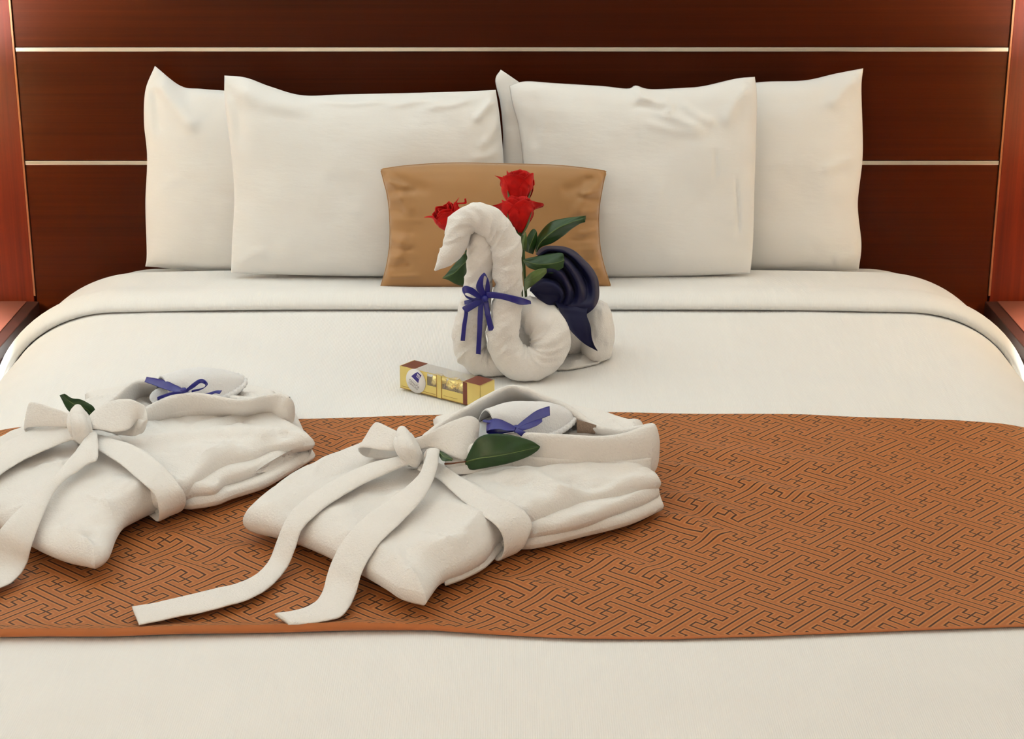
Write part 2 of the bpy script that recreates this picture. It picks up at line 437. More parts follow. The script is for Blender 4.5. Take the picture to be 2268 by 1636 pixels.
# unseen ceiling lamp, added as frontal fill from the entrance end
for LX, LY, PW, LAB in ((0.1, -0.5, CEIL_FILL_W, 'added fill light shaped as a round frosted ceiling lamp at the far end of the room from the headboard'),):
    cl = empty('ceiling_fill_lamp', (LX, LY, 2.6), LAB, 'lamp')
    lathe('rim', [(0.30, 0.0), (0.31, -0.02), (0.31, -0.05), (0.29, -0.055), (0.288, -0.02)], (LX, LY, 2.6), M['metal'], cl, 48)
    dm = bpy.data.materials.get('frosted_diffuser') or plain_mat('frosted_diffuser', (1, 0.95, 0.86, 1), rough=0.6, emit=(1, 0.86, 0.68, 1), power=3.0)
    lathe('diffuser', [(0.285, -0.03), (0.26, -0.055), (0.15, -0.07), (0.001, -0.074)], (LX, LY, 2.6), dm, cl, 48)
    ld = bpy.data.lights.new('ceiling_fill_light', 'AREA'); ld.shape = 'DISK'; ld.size = 0.56; ld.energy = PW; ld.color = (1.0, 0.865, 0.71)
    lo = bpy.data.objects.new('ceiling_fill_light', ld); COL.objects.link(lo); lo.parent = cl; lo.location = (0, 0, -0.085)

# unseen floor lamp behind the camera, added to brighten the pillow fronts
FL = np.array([-1.35, -1.05, 0.0])
fl = empty('floor_fill_lamp', FL, 'added fill light shaped as a tall floor lamp with a linen shade, across the room from the headboard', 'lamp')
lathe('lamp_base', [(0.001, 0), (0.15, 0), (0.15, 0.015), (0.03, 0.03), (0.012, 0.04)], FL, M['metal'], fl, 32)
lathe('pole', [(0.012, 0.03), (0.012, 1.40)], FL, M['metal'], fl, 16)
Vv = []
for r, h in ((0.23, 1.32), (0.18, 1.66), (0.178, 1.66), (0.228, 1.32)):
    Vv += [FL + np.array([r * math.cos(2 * math.pi * k / 40), r * math.sin(2 * math.pi * k / 40), h]) for k in range(40)]
mesh_obj('lamp_shade', Vv, grid_faces(4, 40, 0, True, True), bpy.data.materials['lamp_shade_linen'], fl)
lathe('bulb', [(0.008, 1.40), (0.012, 1.425), (0.028, 1.46), (0.03, 1.485), (0.018, 1.51), (0.001, 1.517)], FL, bpy.data.materials['lamp_bulb_glass'], fl, 20)
ld = bpy.data.lights.new('floor_fill_light', 'POINT'); ld.energy = FLOOR_FILL_W; ld.color = (1.0, 0.865, 0.71); ld.shadow_soft_size = 0.1
lo = bpy.data.objects.new('floor_fill_light', ld); COL.objects.link(lo); lo.parent = fl; lo.location = (0, 0, 1.58)

# ---------------------------------------------------------------- the bed
XF, EA, EB = 0.80, 0.24, 0.20
def drape(s):
    """section across the bed at arc length s from its middle -> x, drop, normal"""
    s = np.asarray(s, float); a = np.abs(s); sg = np.sign(s)
    k = np.linspace(0, np.pi / 2, 200)
    ex = XF + EA * np.sin(k); ez = EB * (1 - np.cos(k))
    L = np.concatenate([[0], np.cumsum(np.hypot(np.diff(ex), np.diff(ez)))])
    kk = np.interp(a - XF, L, k)
    x = np.where(a < XF, a, XF + EA * np.sin(kk)); z = np.where(a < XF, 0, EB * (1 - np.cos(kk)))
    over = np.maximum(0, a - XF - L[-1]); z = z + over
    nx = np.where(a < XF, 0, np.sin(kk) * EB); nz = np.where(a < XF, 1, np.cos(kk) * EA)
    l = np.hypot(nx, nz); z = z + 0.006 * np.clip((a - 0.35) / 0.45, 0, 1) ** 2
    return x * sg, z, nx / l * sg, nz / l
YF = 1.74
def puff(x, y):
    P = np.stack([x, y, np.zeros_like(x)], -1)
    return 0.0025 * fbm(P, 2.5, 5, 2) * np.clip((y - 2.0) / 0.1, 0, 1) * 0 + 0.0016 * fbm(P * np.array([1, 2.2, 1]), 5.0, 9, 2)
def sheet_grid(S, Yrow, off):
    x, dz, nx, nz = drape(S)
    X = x[:, None] + nx[:, None] * off[None]; Z = ZB - dz[:, None] + nz[:, None] * off[None]
    Y = np.broadcast_to(Yrow[None], X.shape)
    return X, Y, Z
bed = empty('bed', (0, 3.0, 0), 'wide hotel bed with a white-sheeted mattress against the dark headboard', 'bed')
box('bed_base', -0.93, 0.93, 2.02, 4.03, 0.10, 0.30, M['blackwood'], bed, bev=0.01)
for xx in (-0.8, 0.8):
    for yy in (2.15, 3.9):
        lathe('leg', [(0.03, 0), (0.035, 0.1)], (xx, yy, 0), M['blackwood'], bed, 14)
def mattress():
    S = np.linspace(-1.40, 1.40, 120); x, dz, nx, nz = drape(S)
    Y = np.concatenate([[2.02], np.linspace(2.04, 4.0, 60), [4.03, 4.045]])
    dy = np.where(Y < 2.03, 0.2, 0) + np.where(Y > 4.02, (Y - 4.02) * 1.2, 0)
    off = -0.016 - 0.0 * Y
    X = x[:, None] * 0.985 + 0 * Y[None]; Z = np.maximum(ZB - dz[:, None] * 1.05 + off[None] - dy[None] - 0.006, 0.30)
    V_ = np.stack([X, np.broadcast_to(Y[None], X.shape), Z], -1)
    n, m = len(S), len(Y)
    top = V_.reshape(-1, 3)
    F_ = grid_faces(n, m)
    return mesh_obj('mattress', top, F_, M['sheet'], bed)
mattress()

dv = empty('duvet', (0, 2.8, ZB - 0.3), 'smooth white ribbed duvet covering the bed, its top edge folded back in a cuff', 'duvet')
def duvet():
    S = np.linspace(-1.42, 1.42, 170)
    k = np.linspace(np.pi / 2, 0, 14)
    yf = YF + 0.14 * (1 - np.sin(k)); zf = 0.14 * (1 - np.cos(k))
    Y = np.concatenate([[YF], yf, np.linspace(YF + 0.15, 3.70, 190)[1:]]); DZ = np.concatenate([[0.42], zf, np.zeros(189)])
    x, dz, nx, nz = drape(S)
    X = x[:, None] + 0 * Y[None]; YY = np.broadcast_to(Y[None], X.shape)
    Z = np.maximum(ZB - dz[:, None] - DZ[None] + puff(X, YY), 0.10)
    # a faint crease line behind the runner
    cre = [B(u, v)[:2] for u, v in ((1420, 908), (1500, 902), (1600, 897), (1720, 896), (1830, 897))]
    Z += ridges(np.stack([X, YY], -1), [(cre, 0.006, 0.004)])
    cre2 = [B(u, v)[:2] for u, v in ((1390, 778), (1550, 780), (1750, 784))]
    Z += ridges(np.stack([X, YY], -1), [(cre2, 0.03, 0.003)])
    return mesh_obj('cover', np.stack([X, YY, Z], -1).reshape(-1, 3), grid_faces(len(S), len(Y)), M['duvet'], dv)
duvet()
def cuff():
    S = np.linspace(-1.40, 1.40, 180)
    prof = cr([(3.90, -0.004), (3.87, 0.005), (3.80, 0.010), (3.72, 0.016), (3.65, 0.028), (3.605, 0.029), (3.580, 0.020), (3.573, 0.010), (3.580, 0.0025), (3.60, 0.0012), (3.68, 0.001)], 46)
    yy, off = prof[:, 0], prof[:, 1]
    X, Y, Z = sheet_grid(S, yy, off)
    fl = np.clip((off - 0.003) / 0.03, 0, 1)[None]
    P = np.stack([X, 0 * X, 0 * X], -1)
    wav = 0.004 * fbm(P, 3.0, 21, 2)
    Y = Y + wav * fl + 0.015 * np.clip(np.abs(X) - 0.8, 0, 1) * fl
    Z = Z + 0.003 * fbm(np.stack([X, Y * 1.5, 0 * X], -1), 4.0, 31, 2) * fl
    return mesh_obj('folded_cuff', np.stack([X, Y, Z], -1).reshape(-1, 3), grid_faces(len(S), len(yy)), M['duvet'], dv)
cuff()

# ---------------------------------------------------------------- runner with a key-fret weave
def fret_mat():
    m, t, b = new_mat('brown_key_fret_brocade')
    uv = nd(t, 'ShaderNodeUVMap'); sx = nd(t, 'ShaderNodeSeparateXYZ'); t.links.new(uv.outputs[0], sx.inputs[0])
    X, Y = sx.outputs[0], sx.outputs[1]
    # fold the plane by the weave's glide symmetry: x -> [0,5), y mirrored on odd columns, y -> [-5,5)
    n = mth(t, 'FLOOR', mth(t, 'DIVIDE', X, 5.0))
    xx = mth(t, 'SUBTRACT', X, mth(t, 'MULTIPLY', n, 5.0))
    odd = mth(t, 'FLOORED_MODULO', n, 2.0)
    sg = mth(t, 'SUBTRACT', 1.0, mth(t, 'MULTIPLY', odd, 2.0))
    yy = mth(t, 'SUBTRACT', mth(t, 'FLOORED_MODULO', mth(t, 'ADD', mth(t, 'MULTIPLY', Y, sg), 5.0), 10.0), 5.0)
    segs = set()
    def add(p, q):
        segs.add((min(p[0], q[0]), min(p[1], q[1]), max(p[0], q[0]), max(p[1], q[1])))
    for i in range(-3, 5):
        for j in range(-4, 5):
            c = (5 * i, 5 * j); A = (i + j) % 2 == 0
            for d in ((1, 0), (0, 1), (-1, 0), (0, -1)):
                w = (d[1], -d[0]) if A else (-d[1], d[0])
                p0 = c; p1 = (c[0] + d[0], c[1] + d[1]); p2 = (p1[0] + w[0], p1[1] + w[1]); p3 = (p2[0] + d[0], p2[1] + d[1]); p4 = (p3[0] - 7 * w[0], p3[1] - 7 * w[1])
                for a, c2 in ((p0, p1), (p1, p2), (p2, p3), (p3, p4)): add(a, c2)
    vis = []
    for s in segs:
        if s[2] < -0.5 or s[0] > 5.5 or s[3] < -5.5 or s[1] > 5.5: continue
        vis.append((max(s[0], -1), max(s[1], -6), min(s[2], 6), min(s[3], 6)))
    dist = None
    for x0, y0, x1, y1 in sorted(set(vis)):
        ax = mth(t, 'ABSOLUTE', mth(t, 'SUBTRACT', xx, (x0 + x1) / 2)); ay = mth(t, 'ABSOLUTE', mth(t, 'SUBTRACT', yy, (y0 + y1) / 2))
        if x1 > x0: ax = mth(t, 'SUBTRACT', ax, (x1 - x0) / 2)
        if y1 > y0: ay = mth(t, 'SUBTRACT', ay, (y1 - y0) / 2)
        d = mth(t, 'MAXIMUM', ax, ay)
        dist = d if dist is None else mth(t, 'MINIMUM', dist, d)
    base, dark, lite = srgb(160, 96, 52), srgb(56, 24, 4), srgb(194, 128, 70)
    no = nd(t, 'ShaderNodeTexNoise'); no.inputs['Scale'].default_value = 0.35; no.inputs['Detail'].default_value = 3
    t.links.new(uv.outputs[0], no.inputs['Vector'])
    # thread grain running along the weave
    mp = nd(t, 'ShaderNodeMapping'); mp.inputs['Scale'].default_value = (1.5, 30, 1); t.links.new(uv.outputs[0], mp.inputs[0])
    n2 = nd(t, 'ShaderNodeTexNoise'); n2.inputs['Scale'].default_value = 2.0; n2.inputs['Detail'].default_value = 2; t.links.new(mp.outputs[0], n2.inputs['Vector'])
    b2 = ramp(t, n2.outputs[0], [(0.35, srgb(152, 86, 40)), (0.65, srgb(172, 102, 50))])
    rp = nd(t, 'ShaderNodeValToRGB'); t.links.new(dist, rp.inputs[0])
    cr_ = rp.color_ramp; e = cr_.elements
    e[0].position = 0.085; e[0].color = (1, 0, 0, 1); e[1].position = 0.38; e[1].color = (0, 0, 0, 1)
    x = e.new(0.13); x.color = (0, 1, 0, 1); x = e.new(0.23); x.color = (0, 0.75, 0, 1)
    sp = nd(t, 'ShaderNodeSeparateColor'); t.links.new(rp.outputs[0], sp.inputs[0])
    m1 = nd(t, 'ShaderNodeMix', data_type='RGBA'); t.links.new(mth(t, 'MULTIPLY', sp.outputs[1], 0.75), m1.inputs[0]); t.links.new(b2, m1.inputs[6]); m1.inputs[7].default_value = lite
    m2 = nd(t, 'ShaderNodeMix', data_type='RGBA'); t.links.new(mth(t, 'MULTIPLY', sp.outputs[0], 0.95), m2.inputs[0]); t.links.new(m1.outputs[2], m2.inputs[6]); m2.inputs[7].default_value = dark
    t.links.new(m2.outputs[2], b.inputs['Base Color'])
    b.inputs['Roughness'].default_value = 0.5; b.inputs['Specular IOR Level'].default_value = 0.2; b.inputs['Sheen Weight'].default_value = 0.05
    h = ramp(t, dist, [(0.045, (0, 0, 0, 1)), (0.15, (1, 1, 1, 1)), (0.34, (0.7, 0.7, 0.7, 1))])
    bump(t, b, h, 0.5, 0.0016)
    return m
M['fret'] = fret_mat()
M['lining'] = cloth_mat('copper_satin_lining', srgb(176, 104, 56), rough=0.45, kind='satin', sheen=0.2, var=0.04)
back_edge = np.array([B(u, v)[:2] for u, v in ((0, 944), (300, 940), (650, 934), (1000, 924), (1300, 918), (1700, 925), (2000, 930), (2268, 935))])
front_edge = np.array([B(u, v, 0.006)[:2] for u, v in ((0, 1402), (250, 1404), (500, 1400), (800, 1392), (950, 1391), (1100, 1400), (1300, 1407), (1500, 1408), (1700, 1403), (1900, 1394), (2268, 1378))])
FU = 0.0122                                    # one step of the fret
def runner():
    root = empty('bed_runner', (0, 2.55, ZB), 'copper brown bed runner woven with a linked key fret, laid across the duvet', 'bed runner')
    S = np.linspace(-1.36, 1.36, 300); T = np.linspace(0, 1, 150)
    x, dz, nx, nz = drape(S)
    yb = np.interp(x, back_edge[:, 0], back_edge[:, 1]); yf = np.interp(x, front_edge[:, 0], front_edge[:, 1])
    X = x[:, None] + nx[:, None] * 0.005 + 0 * T[None]
    Y = yf[:, None] * (1 - T[None]) + yb[:, None] * T[None]
    Z = ZB - dz[:, None] + nz[:, None] * 0.005 + puff(X, Y)
    fl = np.clip(1 - (np.abs(S)[:, None] - 0.75) / 0.1, 0, 1)
    XY = np.stack([X, Y], -1)
    cre = []
    for pts, w, a in (
            (((1440, 1030), (1540, 1050), (1640, 1075), (1760, 1100), (1850, 1110)), .016, .0055),
            (((1475, 1100), (1560, 1130), (1650, 1160)), .02, .008),
            (((1470, 1150), (1540, 1170), (1600, 1210)), .02, .008),
            (((1300, 1235), (1400, 1260), (1480, 1300)), .022, .005),
            (((1500, 1000), (1700, 1020), (1900, 1060)), .03, .003),
            (((1100, 1290), (1200, 1310), (1300, 1340)), .02, .005),
            (((1900, 960), (1920, 1100), (1900, 1250)), .06, .004),
            (((330, 1190), (450, 1210), (560, 1240)), .02, .005),
            (((300, 1260), (420, 1270), (500, 1280)), .018, .004),
            (((700, 960), (760, 980), (800, 1000)), .02, .004)):
        cre.append(([B(u, v)[:2] for u, v in pts], w, a))
    Z = Z + (ridges(XY, cre) + 0.0012 * (1 + fbm(np.dstack([X, Y, 0 * X]), 6, 44, 2))) * fl
    # lifted front lip towards one side
    lip = np.clip((0.04 - X) / 0.25, 0, 1) * np.clip(1 - (Y - yf[:, None]) / 0.03, 0, 1)
    Z = Z + 0.010 * lip
    ang = math.radians(48.5)
    sx = S[:, None] + 0 * T[None]
    U = ((sx) * math.cos(ang) + (Y - 2.0) * math.sin(ang)) / FU + 0.9; W = (-(sx) * math.sin(ang) + (Y - 2.0) * math.cos(ang)) / FU + 1.6
    P = np.stack([X, Y, Z], -1)
    top = mesh_obj('woven_cover', P.reshape(-1, 3), grid_faces(len(S), len(T)), M['fret'], root, uvs=np.stack([U, W], -1).reshape(-1, 2))
    # hem: lining rolled round the front edge, and a thin one at the back
    k = np.arange(len(S))
    e = P[:, 0]; e2 = P[:, 3]
    dn = np.zeros_like(e)
    hem = []
    drop = 0.004 + 0.010 * np.clip((0.04 - e[:, 0]) / 0.25, 0, 1)
    for a in np.linspace(0, 1, 8):
        q = e.copy(); an = a * math.pi
        q[:, 1] -= 0.003 * np.sin(an); q[:, 2] -= drop * a
        q[:, 1] += 0.02 * max(0, a - 0.8)
        hem.append(q)
    mesh_obj('front_hem', np.stack(hem, 1).reshape(-1, 3), grid_faces(len(S), 8), M['lining'], root)
    e = P[:, -1]; hem = []
    for a in np.linspace(0, 1, 5):
        q = e.copy(); q[:, 1] += 0.0025 * math.sin(a * math.pi); q[:, 2] -= 0.0045 * a; hem.append(q)
    mesh_obj('back_hem', np.stack(hem, 1).reshape(-1, 3), grid_faces(len(S), 5), M['lining'], root)
runner()

# ---------------------------------------------------------------- pillows
def pillow(name, label, cat, mat, p, n, corners, mids, T, creases=(), seed=1, group=None, flap=None, power=2.4, res=(110, 90), nz=0.004):
    """corners: px of lower-left, lower-right, upper-right, upper-left on the leaning plane (p,n); mids: extra px on bottom,right,top,left"""
    n = unit(n)
    Q = lambda uv: PL(uv[0], uv[1], p, n)
    c = [Q(x) for x in corners]
    sides = []
    for k, (a, b) in enumerate(((0, 1), (1, 2), (3, 2), (0, 3))):
        sides.append([c[a]] + [Q(x) for x in mids[k]] + [c[b]])
    P, s, t, out = coons(sides[0], sides[1], sides[2], sides[3], *res)
    S = np.abs(2 * s - 1)[:, None]; Tt = np.abs(2 * t - 1)[None, :]
    prof = np.sqrt(np.maximum(0, (1 - S ** power) * (1 - Tt ** power)))
    base = np.array([np.mean([x[0] for x in c]), min(x[1] for x in c), min(x[2] for x in c)])
    root = empty(name, base, label, cat, group)
    R = [([Q(x) for x in pts], w, a) for pts, w, a in creases]
    # fine wrinkles gathered in the corners
    w0 = nz * fbm(P, 9, seed) * np.clip(prof * 3, 0, 1) + nz * 1.2 * vnoise(P * np.array([1, 1, 1]), 28, seed + 5) * np.clip(1 - prof, 0, 1) ** 2 * np.clip(prof * 6, 0, 1)
    f = T * prof + w0 + (ridges(P, R) * np.clip(prof * 4, 0, 1) if R else 0)
    k = T * prof + nz * fbm(P, 8, seed + 9) * np.clip(prof * 3, 0, 1)
    front = P + n * np.maximum(f, 0)[..., None]; backs = P - n * np.maximum(k, 0.0005 * (prof > 0))[..., None]
    two_sided('pillowcase' if cat == 'pillow' else 'cover', front, backs, mat, root)
    # piped seam round the rim
    o = out[::6]; o = np.vstack([o, o[:1]])
    if cat == 'cushion': strip('seam', root, mat, o - n * 0.0022, o + n * 0.0022, thick=0.003, n=len(o) * 2, m=6)
    return root, Q, n
# leaning planes: a point on each and the direction the pillow faces
nB = unit((0, -0.42, 0.06)); pB = (0, 3.935, ZB)
nF = unit((0, -0.42, 0.075)); pF = (0, 3.80, ZB)
pillow('bed_pillow', 'white rear bed pillow with one peaked corner, behind the two bathrobes\' side of the bed', 'pillow', M['pillow'], pB, nB,
       [(322, 590), (930, 588), (905, 230), (343, 146)], [[(480, 600), (720, 600)], [(935, 400)], [(400, 190), (450, 197), (560, 206), (700, 226)], [(325, 560), (322, 450), (326, 350), (319, 270), (322, 200)]],
       0.058, creases=[([(350, 175), (375, 205), (410, 250), (450, 290)], .018, .010), ([(345, 190), (352, 240), (358, 300)], .012, -.006), ([(430, 205), (480, 215), (560, 215)], .012, .004), ([(330, 560), (400, 575)], .02, .003)], seed=3, group='white bed pillows against the headboard')
pillow('bed_pillow', 'white rear bed pillow with a sharp raised corner, on the bare-runner side of the bed', 'pillow', M['pillow'], pB, nB,
       [(1290, 590), (1902, 598), (1912, 151), (1300, 225)], [[(1500, 598), (1750, 598)], [(1908, 540), (1900, 450), (1911, 340), (1908, 200)], [(1450, 215), (1580, 200), (1680, 182), (1780, 178), (1850, 163)], [(1295, 400)]],
       0.058, creases=[([(1895, 175), (1860, 200), (1830, 240)], .016, .006), ([(1890, 350), (1850, 360), (1810, 372)], .01, .004), ([(1900, 560), (1840, 580)], .015, .004)], seed=11, group='white bed pillows against the headboard')
pillow('bed_pillow', 'white front bed pillow overlapping the rear pillow with the peaked corner', 'pillow', M['pillow'], (0, 3.785, ZB), nF,
       [(512, 604), (1108, 604), (1098, 199), (497, 167)], [[(700, 610), (900, 612)], [(1112, 520), (1116, 380), (1108, 270)], [(545, 172), (600, 192), (670, 211), (760, 209), (900, 206), (1010, 203), (1060, 201)], [(514, 540), (519, 430), (511, 330), (498, 230)]],
       0.062, creases=[([(520, 195), (600, 225), (690, 240)], .02, .007), ([(505, 190), (530, 250), (540, 330)], .014, -.005), ([(700, 222), (780, 228), (870, 222)], .008, .005), ([(860, 235), (930, 222), (990, 225)], .008, .005),
                       ([(940, 240), (1010, 230), (1050, 215)], .008, .005), ([(1095, 220), (1075, 240), (1050, 270)], .009, .007), ([(1112, 250), (1090, 300), (1060, 330)], .01, .004), ([(1110, 330), (1080, 345), (1040, 352)], .008, .003), ([(525, 590), (560, 560), (600, 550)], .012, .004)], seed=19, group='white bed pillows against the headboard')
rp, Q, n = pillow('bed_pillow', 'white front bed pillow with rumpled top and an open pleated case end', 'pillow', M['pillow'], pF, nF,
       [(1136, 604), (1662, 605), (1672, 170), (1128, 190)], [[(1300, 614), (1500, 612)], [(1668, 540), (1671, 420), (1674, 330), (1677, 220)], [(1164, 180), (1230, 184), (1330, 190), (1390, 196), (1408, 189), (1440, 197), (1520, 194), (1560, 190), (1630, 174)], [(1150, 520), (1160, 400), (1150, 290), (1135, 230)]],
       0.062, creases=[([(1430, 210), (1470, 250), (1510, 270), (1560, 290)], .012, .009), ([(1395, 235), (1440, 235), (1480, 250)], .008, -.006), ([(1460, 215), (1480, 235), (1475, 252)], .008, .008),
                       ([(1500, 225), (1540, 255), (1580, 275)], .010, .006), ([(1420, 270), (1480, 285), (1550, 300)], .008, .004), ([(1655, 190), (1620, 230), (1600, 280)], .016, .007), ([(1408, 195), (1420, 212), (1440, 220)], .009, .007),
                       ([(1576, 330), (1580, 370), (1579, 395)], .004, -.004), ([(1624, 390), (1630, 450), (1632, 520)], .004, -.005), ([(1180, 200), (1190, 260), (1180, 330)], .014, -.004)], seed=27, group='white bed pillows against the headboard')
# open, flat end of that pillowcase
q0 = pF + np.array([0, 0.022, 0]); QQ = lambda u, v, dy=0.0: PL(u, v, q0 + np.array([0, dy, 0]), nF)
strip('case_end', rp, M['pillow'], [QQ(1109, 154), QQ(1097, 178), QQ(1108, 230), QQ(1114, 300), QQ(1112, 380), QQ(1112, 480), QQ(1116, 560), QQ(1118, 600)],
      [QQ(1150, 182), QQ(1162, 200), QQ(1180, 240), QQ(1190, 300), QQ(1192, 380), QQ(1190, 480), QQ(1180, 560), QQ(1170, 600)], thick=0.006, n=90, m=16, arch=0.008, noise=0.003, nf=18)
# cushion, its satin pulled into creases along both short seams and the corners
_r = random.Random(8); CUSH = []
for k, v in enumerate(range(402, 625, 21)):
    for xe, sg in ((858, 1), (1331, -1)):
        L = _r.uniform(38, 85); dv1 = _r.uniform(-14, 14)
        CUSH.append(([(xe, v), (xe + sg * L * 0.5, v + dv1 * 0.4), (xe + sg * L, v + dv1)], _r.uniform(.004, .008), (1 if (k + (sg > 0)) % 2 else -1) * _r.uniform(.0035, .0065)))
CUSH += [([(852, 388), (890, 430), (920, 480)], .012, .008), ([(862, 384), (910, 410), (960, 425)], .012, -.006), ([(1338, 390), (1300, 430), (1270, 480)], .012, .008), ([(1325, 385), (1280, 412), (1240, 425)], .012, -.006), ([(1345, 620), (1318, 565), (1300, 520)], .014, .008), ([(850, 620), (880, 570), (900, 520)], .014, .007)]
nC = unit((0, -0.25, 0.055)); pC = (0, 3.682, ZB + 0.03)
pillow('throw_cushion', 'small shiny gold satin throw cushion propped against the white pillows', 'cushion', M['gold_satin'], pC, nC,
       [(843, 636), (1353, 634), (1343, 379), (843, 375)], [[(980, 640), (1200, 640)], [(1338, 590), (1328, 540), (1326, 470), (1335, 410)], [(900, 367), (1000, 361), (1120, 363), (1230, 366), (1300, 373)], [(856, 590), (864, 530), (861, 450), (850, 400)]],
       0.05, creases=CUSH, seed=33, res=(100, 80), nz=0.003, power=2.8)

# ---------------------------------------------------------------- bathrobes
ZR = 0.015
def BR(pts): return [B(p[0], p[1], max(p[2], 0.016)) for p in pts]
def BL(pts): return [B(*p) for p in pts]
def robe(label, skirt, layers, lapel, belt, knot, loops, tails, group=None):
    base = B(*knot[0][:2], 0.0); base = np.array([base[0], base[1] , ZB + 0.008])
    root = empty('bathrobe', base, label, 'bathrobe', group)
    mt = M['terry']
    for k, (nm, kw) in enumerate(skirt + layers):
        slab(nm, root, mt, seed=40 + k, **kw)
    strip('lapel', root, mt, BL(lapel[0]), BL(lapel[1]), thick=0.016, n=170, m=22, arch=-0.004, noise=0.0025, nf=16)
    LA, LB = np.array(BL(lapel[0])), np.array(BL(lapel[1]))
    nrm = np.array([0, -0.0125, 0.004])
    m8 = 9
    strip('lapel_hem', root, mt, (LA * 0.36 + LB * 0.64)[:m8] + nrm, (LA * 0.02 + LB * 0.98)[:m8] + nrm, thick=0.007, n=90, m=14, arch=0.002, noise=0.0015, nf=24)
    strip('belt', root, mt, BR(belt[0]), BR(belt[1]), thick=0.006, n=70, m=16, arch=0.0015, noise=0.001, nf=40)
    # knot: belt turned round itself
    kp = [np.array(p) for p in knot]
    kc = sum(kp) / len(kp); kp = [kc + (p - kc) * np.array([0.85, 0.80, 0.85]) + np.array([0, 4, -0.004]) for p in kp]
    core = tube('belt_knot', root, mt, [B(*p[:3]) for p in knot], [r * 0.60 for r in KNOT_R], n=46, m=30, wr=lambda a, ph, X: 1 + 0.08 * vnoise(X, 60, 5))
    for q, (off, lift, rr, sk) in enumerate(((-13, -.003, .0080, -4), (-5, .001, .0086, 0), (5, .0005, .0086, 2), (13, -.004, .0078, 6))):
        pts = [(kp[0][0] + off * 0.8, kp[0][1] - 2, kp[0][2] - .022), (kp[1][0] + off, kp[1][1] - 2, kp[1][2] + .003 + lift), (kp[2][0] + off + sk * 0.4, kp[2][1], kp[2][2] + .006 + lift), (kp[3][0] + off * 0.95 + sk * 0.6, kp[3][1], kp[3][2] + .005 + lift), (kp[4][0] + off * 0.8 + sk * 0.5, kp[4][1], kp[4][2] + lift), (kp[5][0] + off * 0.6, kp[5][1] + 2, kp[5][2] - .012)]
        tube('knot_strand', core, mt, [B(*p) for p in pts], [rr * 0.7, rr, rr * 1.05, rr, rr * 0.9, rr * 0.6], n=40, m=18, wr=lambda a, ph, X: 1 + 0.12 * vnoise(X, 75, 3 + q))
    for A, Bq in loops:
        strip('belt_loop', root, mt, BL(A), BL(Bq), thick=0.006, n=80, m=16, arch=0.0, noise=0.002, nf=26)
    for A, Bq in tails:
        strip('belt_tail', root, mt, BR(A), BR(Bq), thick=0.006, n=110, m=18, arch=0.0012, noise=0.0012, nf=30)
    return root
KNOT_R = [0.012, 0.020, 0.0235, 0.0235, 0.019, 0.010]

